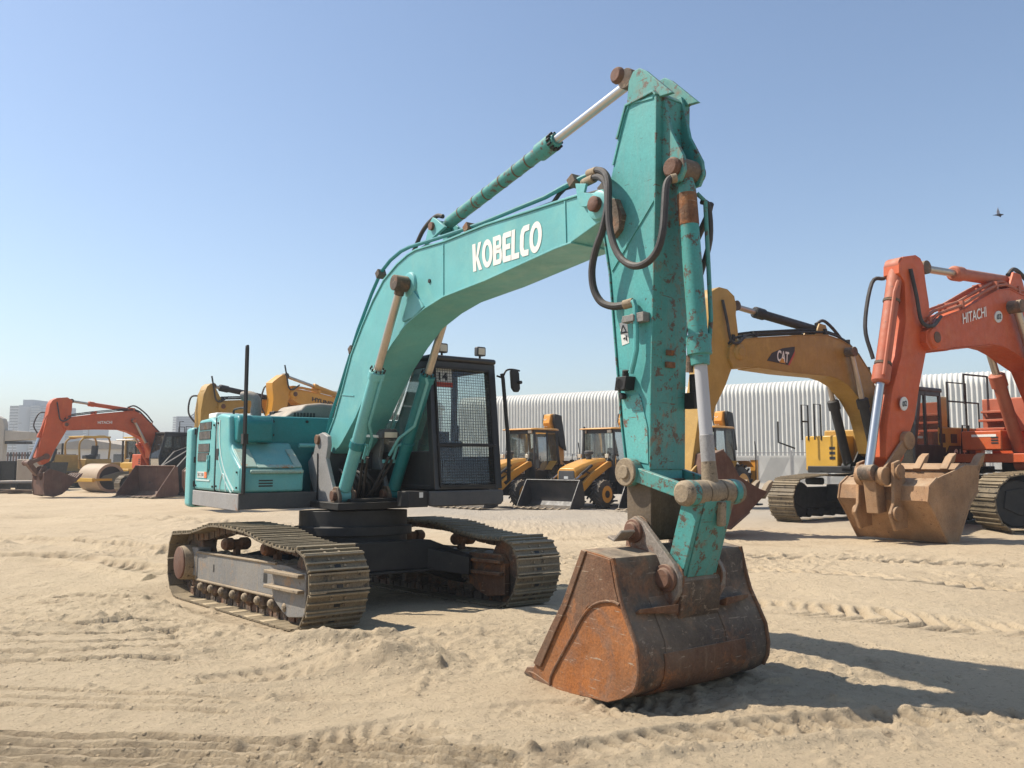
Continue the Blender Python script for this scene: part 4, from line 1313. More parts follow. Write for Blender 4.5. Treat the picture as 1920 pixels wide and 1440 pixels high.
# tall grab rail seen edge-on
m = MB()
for o in (-.022, .022):
    m.tube([(-.15 + o, -1.34, 1.22), (-.15 + o, -1.34, 2.93)], .017, 8)
m.tube([(-.172, -1.34, 2.92), (-.165, -1.34, 2.955), (-.135, -1.34, 2.955), (-.128, -1.34, 2.92)], .017, 8)
m.box(-.19, -.11, -1.37, -1.31, 1.80, 1.92)
m.build('grab_rail', black_steel, ex, U)
# boom foot brackets
brk = U.ys([(606, 811), (598, 815), (594, 828), (590, 850), (579, 866), (583, 895), (597, 948), (641, 946), (634, 922), (626, 918), (619, 888), (613, 860), (617, 835), (616, 818)], -.37)
for s in (-1, 1):
    fb = MB().prism(brk, min(s * .33, s * .385), max(s * .33, s * .385)).build('foot_bracket', grey_plate, ex, U, .008)
    MB().cyl((foot_pin[0] - .27, s * .30, foot_pin[1] + .03), (foot_pin[0] - .27, s * .42, foot_pin[1] + .03), .06, n=20).build('foot_pin', rust_steel, fb, U, .006)
    MB().bar((-.25, s * .392, 1.70), (-.23, s * .392, 1.12), .012, .012).build('weld_seam', black_steel, fb, U)
    cbk = MB()
    for o in (-1, 1):
        cbk.prism([(CF[0] - .13, 1.09), (CF[0] - .12, 1.22), (CF[0] - .05, CF[1] + .10), (CF[0] + .05, CF[1] + .10), (CF[0] + .12, CF[1]), (CF[0] + .12, 1.09)], s * YC + o * .085 - .018, s * YC + o * .085 + .018)
    ck = cbk.build('cylinder_bracket', dark_steel, ex, U, .006)
    MB().cyl((CF[0], s * YC - .15, CF[1]), (CF[0], s * YC + .15, CF[1]), .06, n=20).build('bracket_pin', pin_rust, ck, U, .006)
MB().box(-.62, -.18, -.33, .33, 1.10, 1.72).build('inner_web', charcoal, ex, U, .02)
m = MB()
m.box(-.1, .55, -.30, .30, 1.10, 1.16)
m.lathe([(0, .17), (.8, .17), (1, .1)], (-.02, -.02, 1.12), (-.02, -.02, 1.62), 24)
m.box(-.15, .15, .10, .30, 1.12, 1.5)
m.build('swing_motor', black_steel, ex, U, .01)
for k in range(5):
    MB().tube([(.02 + .03 * k, -.22 + .05 * k, 1.50), (.22 + .03 * k, -.24 + .06 * k, 1.44), (.32, -.2 + .08 * k, 1.30), (.15, -.12 + .07 * k, 1.18)], .017, 8, 5).build('oil_hose', rubber, ex, U)
# work light on its arm under the boom
q = U.x(735, 815, .75)
wl = MB().prism([(-.11, -.02), (-.12, .05), (-.07, .10), (.07, .10), (.12, .05), (.10, -.02)], .56, .72, 'x').mapv(lambda v: (v.x, v.y + q[0], v.z + q[1] - .03)).build('work_light', charcoal, ex, U, .015)
MB().box(.721, .728, q[0] - .085, q[0] + .085, q[1] - .035, q[1] + .03).build('lens', lamp_lens, wl, U, .004)
MB().bar((.62, q[0] - .1, q[1] - .02), (.55, q[0] - .33, q[1] - .01), .02, .03).build('bracket', white_paint, wl, U)

# ------------------------------------------------------------------ cab
CY0, CY1, CZ0, CZ1 = .43, 1.385, 1.27, 2.80
FX0, FX1 = 1.21, 1.04      # front face leans back to the roof
BX = -.55
cab = thing_part = MB()
cab.box(BX, 1.20, CY0, CY1, CZ0, CZ0 + .05)
cab.box(BX, BX + .10, CY0, CY0 + .09, CZ0, CZ1).box(BX, BX + .10, CY1 - .09, CY1, CZ0, CZ1)
for y0_, y1_ in ((CY0, CY0 + .075), (CY1 - .105, CY1)):
    cab.add([(FX0 - .10, y0_, CZ0), (FX0, y0_, CZ0), (FX0 - .10, y1_, CZ0), (FX0, y1_, CZ0), (FX1 - .10, y0_, CZ1), (FX1, y0_, CZ1), (FX1 - .10, y1_, CZ1), (FX1, y1_, CZ1)],
            [(0, 1, 3, 2), (4, 6, 7, 5), (0, 4, 5, 1), (2, 3, 7, 6), (0, 2, 6, 4), (1, 5, 7, 3)])
cab.box(.10, .18, CY1 - .06, CY1, CZ0, CZ1)
cab.box(BX, FX1, CY0, CY0 + .05, CZ1 - .08, CZ1).box(BX, FX1, CY1 - .05, CY1, CZ1 - .08, CZ1)
cab.box(FX1 - .06, FX1 + .005, CY0, CY1, CZ1 - .09, CZ1)
cab.box(BX, BX + .06, CY0, CY1, CZ1 - .10, CZ1)
cab.box(BX, FX0 - .09, CY0 + .005, CY0 + .04, CZ0, 1.72)       # right wall below the window
cab.box(BX, FX0 - .1, CY1 - .04, CY1 - .005, CZ0, 1.66)
cab.box(BX, BX + .05, CY0, CY1, CZ0, 1.75)
cab.box(1.158, 1.172, CY0 + .06, CY1 - .06, 1.775, 1.81)
cb = cab.build('cab', black_cab, ex, U, .012)
MB().box(BX - .03, FX1 + .03, CY0 - .01, CY1 + .01, CZ1, CZ1 + .07).build('roof', black_cab, cb, U, .03, seg=3)


def fx(z):
    return FX0 + (FX1 - FX0) * (z - CZ0) / (CZ1 - CZ0)


def quad(pts, mat, name, par, fr=U):
    return MB().add(pts, [tuple(range(len(pts)))]).build(name, mat, par, fr)


ya, yb = CY0 + .075, CY1 - .105
quad([(fx(1.82) - .04, ya, 1.82), (fx(1.82) - .04, yb, 1.82), (fx(2.71) - .04, yb, 2.71), (fx(2.71) - .04, ya, 2.71)], clear, 'windscreen', cb)
quad([(fx(1.33) - .04, ya, 1.33), (fx(1.33) - .04, yb, 1.33), (fx(1.77) - .04, yb, 1.77), (fx(1.77) - .04, ya, 1.77)], clear, 'lower_window', cb)
quad([(BX + .1, CY0 + .02, 1.72), (1.05, CY0 + .02, 1.72), (.97, CY0 + .02, 2.72), (BX + .1, CY0 + .02, 2.72)], clear, 'side_window', cb)
quad([(BX + .1, CY1 - .02, 1.66), (1.08, CY1 - .02, 1.66), (.97, CY1 - .02, 2.72), (BX + .1, CY1 - .02, 2.72)], clear, 'door_window', cb)
quad([(BX + .03, CY0 + .09, 1.75), (BX + .03, CY1 - .09, 1.75), (BX + .03, CY1 - .09, 2.70), (BX + .03, CY0 + .09, 2.70)], clear, 'rear_window', cb)
# wire guard in front of the glass
gd = MB()
zz = 1.31
while zz < 2.72:
    gd.tube([(fx(zz) + .012, ya, zz), (fx(zz) + .012, yb, zz)], .0026, 4)
    zz += .0335
yy = ya
while yy < yb:
    gd.tube([(fx(1.31) + .014, yy, 1.31), (fx(2.72) + .014, yy, 2.72)], .0026, 4)
    yy += .0335
for z_ in (1.31, 1.79, 2.72):
    gd.bar((fx(z_) + .012, ya, z_), (fx(z_) + .012, yb, z_), .02, .028)
for y_ in (ya, yb):
    gd.bar((fx(1.31) + .012, y_, 1.31), (fx(2.72) + .012, y_, 2.72), .02, .02)
gd.build('wire_guard', black_steel, cb, U)
sg = [(fx(z) - .03, y, z) for y, z in ((.44, 2.54), (.76, 2.54), (.76, 2.71), (.44, 2.71))]
sgn = quad(sg, white_sign, 'number_sign', cb)
quad([(fx(z) - .028, y, z) for y, z in ((.44, 2.485), (.77, 2.485), (.77, 2.545), (.44, 2.545))], red_sign, 'sign_band', sgn)
f0 = lambda y, z: (fx(z) - .026, y, z)
lettering('14', (f0(.575, 2.565), f0(.70, 2.565), f0(.575, 2.665)), black_ink, sgn, U, .03, 'sign_number', side='free')
for y_ in (.66, 1.215):
    l = MB().prism([(-.06, -.055), (.06, -.055), (.065, -.04), (.065, .05), (.05, .06), (-.05, .06), (-.065, .05), (-.065, -.04)], .93, 1.0, 'x').mapv(lambda v: (v.x, v.y + y_, v.z + 2.965)).build('roof_light', charcoal, cb, U, .008)
    MB().box(1.001, 1.006, y_ - .048, y_ + .048, 2.925, 3.008).build('lens', lamp_lens, l, U, .003)
    MB().cyl((.96, y_, 2.86), (.96, y_, 2.91), .014, n=8).build('stalk', black_steel, l, U)
MB().lathe([(0, .05), (.8, .045), (1, .02)], (.55, .52, 2.87), (.55, .52, 3.01), 16).build('beacon', orange_lens, cb, U)
# mirror on its tall bar
m = MB()
m.tube([(1.24, 1.40, 1.33), (1.27, 1.44, 1.37), (1.27, 1.44, 1.75), (1.20, 1.40, 2.62), (1.19, 1.39, 2.68)], .024, 8)
m.tube([(1.10, 1.38, 2.66), (1.19, 1.40, 2.64), (1.21, 1.44, 2.72), (1.22, 1.52, 2.74), (1.22, 1.64, 2.73)], .012, 8, 3)
mr_ = m.build('mirror_bar', black_steel, cb, U)
MB().prism([(1.50, 2.72), (1.53, 2.75), (1.60, 2.74), (1.63, 2.70), (1.645, 2.50), (1.62, 2.46), (1.56, 2.46), (1.52, 2.51)], 1.19, 1.235, 'x').build('mirror', black_steel, mr_, U, .012)
MB().cyl((1.24, 1.62, 2.58), (1.28, 1.62, 2.58), .022, n=10).build('mirror_knob', black_steel, mr_, U)
# interior
st_ = MB()
st_.box(-.10, .38, .68, 1.14, 1.60, 1.74)
st_.prism([(-.16, 1.70), (-.02, 1.70), (-.12, 2.32), (-.22, 2.32)], .70, 1.12)
st_.box(-.24, -.14, .78, 1.04, 2.34, 2.52)
st_.build('seat', seat_fabric, cb, U, .04, seg=3)
m = MB()
m.box(-.1, .45, .50, .66, 1.62, 1.86).box(-.1, .45, 1.16, 1.30, 1.62, 1.86)
m.build('console', charcoal, cb, U, .02)
m = MB()
for y_ in (.58, 1.23):
    m.tube([(.42, y_, 1.86), (.44, y_, 2.0), (.42, y_, 2.06)], .016, 8)
for y_ in (.82, .98):
    m.tube([(.72, y_, 1.32), (.74, y_, 1.62), (.70, y_, 1.78)], .012, 8)
m.box(.95, 1.05, .55, .72, 1.70, 1.95)
m.build('lever', black_steel, cb, U)
MB().box(.7, .98, .72, 1.08, 1.325, 1.36).build('pedal', black_steel, cb, U, .01)
# lower panel in front of the cab
cp = MB().prism([(.34, 1.09), (.34, 1.26), (1.36, 1.26), (1.38, 1.22), (1.38, 1.12), (1.34, 1.08), (.40, 1.08)], 1.20, 1.25, 'x').build('cab_skirt', charcoal, ex, U, .015)
MB().box(-.5, 1.2, .38, 1.37, 1.09, 1.255).build('cab_base', black_steel, ex, U, .01)
quad([(1.255, .20, 1.19), (1.255, .25, 1.19), (1.255, .25, 1.25), (1.255, .20, 1.25)], white_sign, 'label', cp)
m = MB()
m.box(.95, 1.22, .08, .34, 1.08, 1.26)
m.build('step_box', black_steel, ex, U, .01)
# ------------------------------------------------------------------ the other excavators of the yard


def track_set(root, fr, s, gauge, w, L, mats, ns=44):
    """two crawler tracks with their frames"""
    shoe_m, frame_m, wheel_m = mats
    r = .47 * s
    for sd in (-1, 1):
        y0 = sd * gauge
        P = []
        for i in range(13):
            a = R(90 - 180 * i / 12)
            P.append(Vector((L - r + math.cos(a) * r, 0, r + math.sin(a) * r)))
        for i in range(13):
            a = R(-90 - 180 * i / 12)
            P.append(Vector((-L + r + math.cos(a) * r, 0, r + math.sin(a) * r)))
        P.append(Vector((-.45 * L, 0, 2 * r + .05 * s)))
        P.append(Vector((-.1 * L, 0, 2 * r + .02 * s)))
        P.append(Vector((.4 * L, 0, 2 * r + .05 * s)))
        P.append(P[0])
        acc = [0]
        for a, b in zip(P[:-1], P[1:]):
            acc.append(acc[-1] + (b - a).length)

        def al(t):
            t %= acc[-1]
            for i in range(len(acc) - 1):
                if acc[i + 1] >= t:
                    return P[i].lerp(P[i + 1], (t - acc[i]) / max(1e-6, acc[i + 1] - acc[i]))
        pt = acc[-1] / ns
        m = MB()
        for i in range(ns):
            c, e, b = al((i + .5) * pt), al((i + .6) * pt), al((i + .4) * pt)
            t = (e - b).normalized()
            n = Vector((-t.z, 0, t.x))
            o = Vector((0, y0, 0))
            m.obox(c + o - n * .012 * s, t * pt * .47, (0, w / 2, 0), n * .010 * s)
            for q in (-.4, .05, .42):
                m.obox(c + o + t * pt * q + n * .006 * s, t * .010 * s, (0, w / 2, 0), n * .014 * s)
        tk = m.build('crawler_track', shoe_m, root, fr)
        m = MB()
        yo = y0 + sd * w * .30
        m.prism([(-L + r, .28 * s), (L - r * 1.1, .28 * s), (L - r * .5, .4 * s), (L - r * .6, .68 * s), (L - r * 1.2, .72 * s), (-L + r, .72 * s)], min(yo, y0 - sd * w * .3), max(yo, y0 - sd * w * .3))
        sf = m.build('side_frame', frame_m, root, fr, .02)
        MB().cyl((L - r, y0 - w * .27, r), (L - r, y0 + w * .27, r), r * .80, n=28).build('idler_wheel', wheel_m, sf, fr, .03)
        MB().cyl((-L + r, y0 - w * .27, r), (-L + r, y0 + w * .27, r), r * .76, n=28).build('sprocket', wheel_m, sf, fr, .03)
        for k in range(7):
            x = (-L + 1.6 * r) + (2 * L - 3.2 * r) * k / 6
            MB().cyl((x, y0 - w * .3, .19 * s), (x, y0 + w * .3, .19 * s), .10 * s, n=14).build('lower_roller', wheel_m, sf, fr)
        for x in (-.45 * L, .4 * L):
            MB().cyl((x, y0 - w * .3, 2 * r - .09 * s), (x, y0 + w * .3, 2 * r - .09 * s), .08 * s, n=14).build('carrier_roller', wheel_m, sf, fr)
    m = MB()
    m.box(-.7 * s, .7 * s, -gauge + w * .3, gauge - w * .3, .42 * s, .78 * s)
    m.lathe([(0, .65 * s), (1, .65 * s)], (0, 0, .75 * s), (0, 0, 1.12 * s), 28)
    m.build('carbody', black_steel, root, fr, .02)


def ram(root, fr, a, b, y, frac, rb, rr, bm, rm, name, gland=1.25):
    """a hydraulic cylinder: barrel from a, chromed rod out to b"""
    A, B_ = Vector((a[0], y, a[1])), Vector((b[0], y, b[1]))
    d = B_ - A
    m = MB()
    m.lathe([(0, rb * .8), (.03, rb), (.86, rb), (.861, rb * gland), (.985, rb * gland), (1, rb * .95)], A, A + d * frac, 20)
    m.cyl(A + Vector((0, -rb * 1.1, 0)), A + Vector((0, rb * 1.1, 0)), rb * 1.15, n=16)
    c = m.build(name, bm, root, fr, .004)
    MB().cyl(A + d * frac, B_, rr, n=16).build('rod', rm, c, fr)
    MB().cyl(B_ + Vector((0, -rb, 0)), B_ + Vector((0, rb, 0)), rr * 1.8, n=16).build('rod_eye', dark_steel, c, fr)
    return c


def digger(sp):
    u, t, s = sp['u'], sp['t'], sp['s']
    root = thing(sp.get('name', 'excavator'), sp['label'], 'excavator', (u.X, u.Y, 0), u.yaw, 'excavators parked across the yard')
    pm, am = sp['paint'], sp.get('arm_paint', sp['paint'])
    cyl_m, rod_m = sp.get('cyl', pm), sp.get('rod', dull_chrome)
    ts = sp.get('ts', s)
    track_set(root, t, ts, 1.25 * ts, .62 * ts, sp.get('L', 2.2) * ts, sp.get('tmats', (shoe_steel, black_steel, black_steel)))
    hb, ha, hk = sp['hb'], sp['ha'], sp['hk']
    V2 = lambda pts, y: [q if sp.get('local') and False else (u.y(*q, y) if q[0] > 30 or q[1] > 30 else q) for q in pts]
    # boom
    bt, bb = V2(sp['boom_top'], hb), V2(sp['boom_bot'], hb)
    bo = MB().prism(bt + bb, -hb, hb).build('boom', pm, root, u, .01)
    fl = MB()
    fl.strip(bt, -hb - .015, hb + .015, -.02)
    fl.strip(bb, -hb - .015, hb + .015, -.02)
    fl.build('flange', pm, bo, u, .004)
    tip = u.y(*sp['tip'], hb)
    for sd in (-1, 1):
        MB().lathe([(0, .17 * s), (.7, .15 * s), (1, .10 * s)], (tip[0], sd * hb, tip[1]), (tip[0], sd * (hb + .06), tip[1]), 22).build('boss', pm, bo, u, .006)
        MB().cyl((tip[0], sd * (hb + .05), tip[1]), (tip[0], sd * (hb + .075), tip[1]), .085 * s, n=18).build('pivot_pin', sp.get('pin', pin_rust), bo, u, .005)
    # pipes along the boom
    for k, off in enumerate((.08, .14)):
        for sd in (-1, 1):
            pts = []
            for i, (a, b) in enumerate(bt[2:]):
                pts.append(Vector((a, sd * (hb - .06 - .08 * k), b + off * s)))
            MB().tube(pts, .025 * s, 6).build('oil_pipe', sp.get('pipe', cyl_m), bo, u)
    for j in range(3, len(bt) - 1, 2):
        a, b = bt[j]
        MB().box(a - .04, a + .04, -hb + .02, hb - .02, b - .02, b + .15 * s).build('pipe_clamp', cyl_m, bo, u)
    # arm
    ap = V2(sp['arm'], ha)
    ar = MB().prism(ap, -ha, ha).build('arm', am, root, u, .01)
    # bucket
    if 'bucket' in sp:
        sh = V2(sp['bucket'], hk)
        bk = MB().strip(sh, -hk + .005, hk - .005, -.04).build('bucket', sp['bm'], root, u, .004)
        edge = V2(sp.get('bucket_edge', []), hk)
        for sd in (-1, 1):
            MB().prism(sh + edge[::-1], sd * (hk - .04), sd * hk).build('side_plate', sp['bm'], bk, u, .006)
            MB().tube([(a, sd * (hk - .01), b) for a, b in sh[:-1]], .03, 6).build('edge_bead', sp['bm'], bk, u)
        l0, l1 = Vector(sh[-1]), Vector(sp['tooth_px'] and u.y(*sp['tooth_px'], hk))
        dd = (l1 - l0).normalized()
        nn = Vector((-dd.y, dd.x)) * .06
        e0 = Vector(sh[-2])
        dl = (l0 - e0).normalized()
        MB().prism([tuple(l0 - dd * .15 - nn * .5), tuple(l0 + dd * .02 - nn * .5), tuple(l0 + dd * .02 + nn * .5), tuple(l0 - dd * .15 + nn * .5)], -hk, hk).build('cutting_edge', sp.get('tm', sp['bm']), bk, u, .006)
        nt_ = sp.get('teeth', 5)
        for i in range(nt_):
            y = -hk + .09 + (2 * hk - .18) * i / (nt_ - 1)
            MB().prism([tuple(l0 - dd * .16 - nn), tuple(l0 + dd * .18 - nn), tuple(l0 + dd * .34), tuple(l0 + dd * .18 + nn), tuple(l0 - dd * .16 + nn)], y - .06 * s, y + .06 * s).build('tooth', sp.get('tm', sp['bm']), bk, u, .012)
        hp, kp = u.y(*sp['hinge'], ha), u.y(*sp['link'], ha)
        for sd in (-1, 1):
            hx = [tuple(Vector(hp) + Vector((-.05, .16)) * s), tuple(Vector(hp) + Vector((.1, .12)) * s), tuple(Vector(kp) + Vector((.05, .13)) * s), tuple(Vector(kp) + Vector((.13, 0)) * s), tuple(Vector(kp) + Vector((.02, -.24)) * s), tuple(Vector(kp) + Vector((-.25, -.2)) * s), tuple(Vector(hp) + Vector((-.16, -.1)) * s)]
            hb_ = MB().prism(hx, sd * (ha + sp.get('eo', .05)), sd * (ha + sp.get('eo', .05) + .07)).build('hinge_bracket', sp.get('lm', sp['bm']), bk, u, .015)
            for q in (hp, kp):
                MB().cyl((q[0], sd * (ha + sp.get('eo', .05) + .06), q[1]), (q[0], sd * (ha + sp.get('eo', .05) + .12), q[1]), .10 * s, n=18).build('hinge_pin', sp.get('lm', sp['bm']), hb_, u, .008)
        lp_, rp = u.y(*sp['linkpin'], ha), u.y(*sp['rockpin'], ha)
        for sd in (-1, 1):
            MB().bar((rp[0], sd * (ha + .05), rp[1]), (lp_[0], sd * (ha + .05), lp_[1]), .06, .16 * s).cyl((rp[0], sd * (ha + .0), rp[1]), (rp[0], sd * (ha + .12), rp[1]), .13 * s, n=20).cyl((lp_[0], sd * (ha + .0), lp_[1]), (lp_[0], sd * (ha + .13), lp_[1]), .13 * s, n=20).build('rocker_link', sp.get('lm', sp['bm']), root, u, .012)
        MB().cyl((lp_[0], -ha, lp_[1]), (lp_[0], ha, lp_[1]), .11 * s, n=20).build('link_pin', sp.get('lm', sp['bm']), root, u)
        MB().bar((lp_[0], 0, lp_[1]), (kp[0], 0, kp[1]), ha * 1.5, .2 * s).build('bucket_link', sp.get('lm', sp['bm']), root, u, .02)
        if 'bktcyl' in sp:
            a, b = u.y(*sp['bktcyl'][0], 0), u.y(*sp['bktcyl'][1], 0)
            c = ram(root, u, a, b, 0, sp['bktcyl'][2], .105 * s, .062 * s, sp.get('bcyl', cyl_m), sp.get('brod', chrome), 'bucket_cylinder', 1.2)
            A, D = Vector((a[0], 0, a[1])), Vector((b[0] - a[0], 0, b[1] - a[1]))
            MB().tube([A + D * .08 + Vector((.05, ha * .7, 0)), A + D * .14 + Vector((.14, ha * .8, .0)), A + D * (sp['bktcyl'][2] * .94) + Vector((.12, ha * .75, 0))], .028 * s, 7).build('oil_pipe', cyl_m, c, u)
            MB().tube([A + D * .06 + Vector((.08, -ha * 1.0, .02)), A + D * .08 + Vector((.32, -ha * 1.6, 0)), A + D * .30 + Vector((.34, -ha * 1.6, 0)), A + D * .46 + Vector((.08, -ha, 0))], .03 * s, 7, 5).build('oil_hose', rubber, c, u)
            for f_ in (.17, .48):
                MB().lathe([(0, .118 * s), (1, .118 * s)], A + D * f_, A + D * (f_ + .012), 20).build('clamp', dark_steel, c, u)
    # cylinders
    a, b = u.y(*sp['stick'][0], 0), u.y(*sp['stick'][1], 0)
    c = ram(root, u, a, b, 0, sp['stick'][2], .095 * s, .058 * s, sp.get('scyl', cyl_m), sp.get('srod', rod_m), 'stick_cylinder')
    lg = Vector(a)
    for sd in (-1, 1):
        MB().prism([tuple(lg + Vector((-.3, -.32)) * s), tuple(lg + Vector((-.12, .1)) * s), tuple(lg + Vector((.1, .12)) * s), tuple(lg + Vector((.35, -.3)) * s)], sd * .13 * s, sd * .17 * s).build('cylinder_lug', pm, bo, u, .008)
    MB().tube([(a[0] + .15, .1, a[1] + .12), (a[0] - .2, .12, a[1] + .2 * s), (a[0] - .7 * s, .14, a[1] - .12 * s), (a[0] - 1.1 * s, .14, a[1] - .55 * s)], .035 * s, 8, 6).build('oil_hose', rubber, bo, u)
    cp_, cf_ = u.y(*sp['lift'], hb), sp.get('foot', (.62 * s, 1.30 * s))
    for sd in (-1, 1):
        ram(root, u, cf_, cp_, sd * (hb + .14), sp.get('liftfrac', .58), .105 * s, .06 * s, sp.get('lcyl', cyl_m), rod_m, 'lift_cylinder')
    MB().cyl((cp_[0], -hb - .26, cp_[1]), (cp_[0], hb + .26, cp_[1]), .10 * s, n=18).build('lift_pin', pm, bo, u, .01)
    # hoses at the elbow
    for sd in (1,):
        MB().tube([(tip[0] + .42 * s, ha + .03, tip[1] + 1.0 * s), (tip[0] + .36 * s, ha + .08, tip[1] + .6 * s), (tip[0] + .28 * s, ha + .10, tip[1] + .22 * s), (tip[0] + .10 * s, hb + .06, tip[1] + .16 * s), (tip[0] - .22 * s, hb - .02, tip[1] + .34 * s)], .028 * s, 8, 6).build('oil_hose', rubber, root, u)
    # house
    z0 = 1.12 * s
    hx = sp.get('hx', 0.0)
    MB().box(-2.3 * s, .9 * s, -1.42 * s, 1.42 * s, z0, z0 + .16 * s).build('deck', sp.get('deck', black_steel), root, u, .02)
    for sd in (-1, 1):
        MB().prism([(-.45 * s, z0), (-.3 * s, 2.0 * s), (.05 * s, 2.15 * s), (.3 * s, 1.9 * s), (.75 * s, 1.35 * s), (.75 * s, z0)], sd * (hb + .04), sd * (hb + .09)).build('foot_bracket', sp.get('deck', black_steel), root, u, .01)
    bxm = sp.get('box', pm)
    b0, b1, bz0, bz1, by0, by1 = sp.get('boxdim', (-.4, 1.1, 1.25, 1.95, -1.45, -.55))
    bx = MB().box(b0 * s, b1 * s, by0 * s, by1 * s, bz0 * s, bz1 * s).build('toolbox', bxm, root, u, .03)
    m = MB()
    for k in range(3):
        m.box(b1 * s - .005, b1 * s + .008, (by0 * .25 + by1 * .75) * s, (by0 * .08 + by1 * .92) * s, (bz0 + (bz1 - bz0) * (.32 + .14 * k)) * s, (bz0 + (bz1 - bz0) * (.40 + .14 * k)) * s)
    m.build('vent', black_ink, bx, u)
    hm = sp.get('hood', pm)
    hd_ = MB().box(-2.35 * s + hx, -.45 * s + hx, -1.42 * s, 1.42 * s, 1.26 * s, 2.15 * s).build('engine_hood', hm, root, u, .04)
    if sp.get('engine_cover'):
        MB().box(-1.9 * s + hx, -.72 * s + hx, -.8 * s, .95 * s, 2.15 * s, 2.9 * s).build('engine_cover', sp['engine_cover'], hd_, u, .05)
    m = MB()
    for k in range(2):
        for j in range(2):
            m.box((-1.25 + .5 * k) * s + hx, (-1.0 + .5 * k) * s + hx, 1.415 * s, 1.43 * s, (1.5 + .3 * j) * s, (1.7 + .3 * j) * s)
    m.build('vent', black_ink, hd_, u)
    pl = [(-2.35 * s + hx, -1.42 * s)] + [(-2.35 * s + hx - .7 * s * math.cos(R(a)) ** .7, 1.42 * s * math.sin(R(a))) for a in range(-90, 91, 15)] + [(-2.35 * s + hx, 1.42 * s)]
    MB().prism(pl, 1.1 * s, 2.1 * s, 'z').build('counterweight', sp.get('cw', pm), root, u, .05)
    MB().lathe([(0, .08 * s), (1, .08 * s)], (-1.7 * s + hx, -.6 * s, 2.1 * s), (-1.7 * s + hx, -.6 * s, 2.7 * s), 14).build('exhaust_pipe', dark_steel, hd_, u)
    # cab
    x0, x1, y0, y1, c0, c1 = -.62 * s + hx, sp.get('cabx', 1.15) * s + hx, .48 * s, 1.44 * s, 1.28 * s, 2.92 * s
    m = MB()
    for yy in (y0, y1):
        sgn = 1 if yy == y0 else -1
        m.prism([(x1, c0), (x1 + .05, 1.8 * s), (x1 - .22 * s, c1), (x1 - .34 * s, c1), (x1 - .08 * s, 1.8 * s), (x1 - .12 * s, c0)], yy, yy + sgn * .07)
        m.box(x0, x0 + .1, yy, yy + sgn * .08, c0, c1)
        m.box(hx, hx + .09, yy, yy + sgn * .05, c0, c1)
        m.box(x0, x1 - .05, yy, yy + sgn * .05, c0, 1.75 * s)
        m.box(x0, x1 - .25 * s, yy, yy + sgn * .07, c1 - .12, c1)
    m.box(x0, x0 + .06, y0, y1, c0, 1.8 * s).box(x0, x1 - .02, y0, y1, c0 - .02, c0 + .06)
    m.box(x1 - .02, x1 + .03, y0 + .07, y1 - .07, 1.72 * s, 1.78 * s)
    cb_ = m.build('cab', sp.get('cabm', black_cab), root, u, .012)
    MB().box(x0 - .04, x1 - .2 * s, y0 - .02, y1 + .02, c1 - .02, c1 + .09).build('roof', sp.get('roofm', black_cab), cb_, u, .03)
    MB().add([(x1 + .03, y0 + .07, 1.78 * s), (x1 + .03, y1 - .07, 1.78 * s), (x1 - .25 * s, y1 - .07, c1 - .05), (x1 - .25 * s, y0 + .07, c1 - .05)], [(0, 1, 2, 3)]).build('windscreen', dark_glass, cb_, u)
    MB().add([(x1 - .01, y0 + .07, c0 + .06), (x1 - .01, y1 - .07, c0 + .06), (x1 + .02, y1 - .07, 1.72 * s), (x1 + .02, y0 + .07, 1.72 * s)], [(0, 1, 2, 3)]).build('lower_window', dark_glass, cb_, u)
    for yy in (y0 + .03, y1 - .03):
        MB().add([(hx + .09, yy, 1.75 * s), (x1 - .05, yy, 1.75 * s), (x1 - .3 * s, yy, c1 - .1), (hx + .09, yy, c1 - .1)], [(0, 1, 2, 3)]).build('side_window', dark_glass, cb_, u)
        MB().add([(x0 + .1, yy, 1.75 * s), (hx, yy, 1.75 * s), (hx, yy, c1 - .1), (x0 + .1, yy, c1 - .1)], [(0, 1, 2, 3)]).build('rear_side_window', dark_glass, cb_, u)
    MB().box(x0 + .2, .45 * s + hx, y0 + .25 * s, y1 - .2 * s, 1.5 * s, 1.72 * s).prism([(x0 + .18, 1.7 * s), (x0 + .34, 1.7 * s), (x0 + .24, 2.4 * s), (x0 + .12, 2.4 * s)], y0 + .25 * s, y1 - .2 * s).build('seat', seat_fabric, cb_, u, .04)
    # rails
    for pts in sp.get('rails', []):
        MB().tube([(a * s, b * s, c * s) for a, b, c in pts], .022 * s, 6).build('grab_rail', sp.get('railm', black_steel), root, u)
    if 'letters' in sp:
        for txt, quadpx, m_, bold, plane in sp['letters']:
            q = [u.y(a, b, plane) for a, b in quadpx]
            lettering(txt, q, m_, bo if plane == hb else root, u, bold, plane=plane, out=1, depth=.022)
    return root, bo, ar, u


P5 = lambda pts, k, ox, oy: [(ox + a / k, oy + b / k) for a, b in pts]
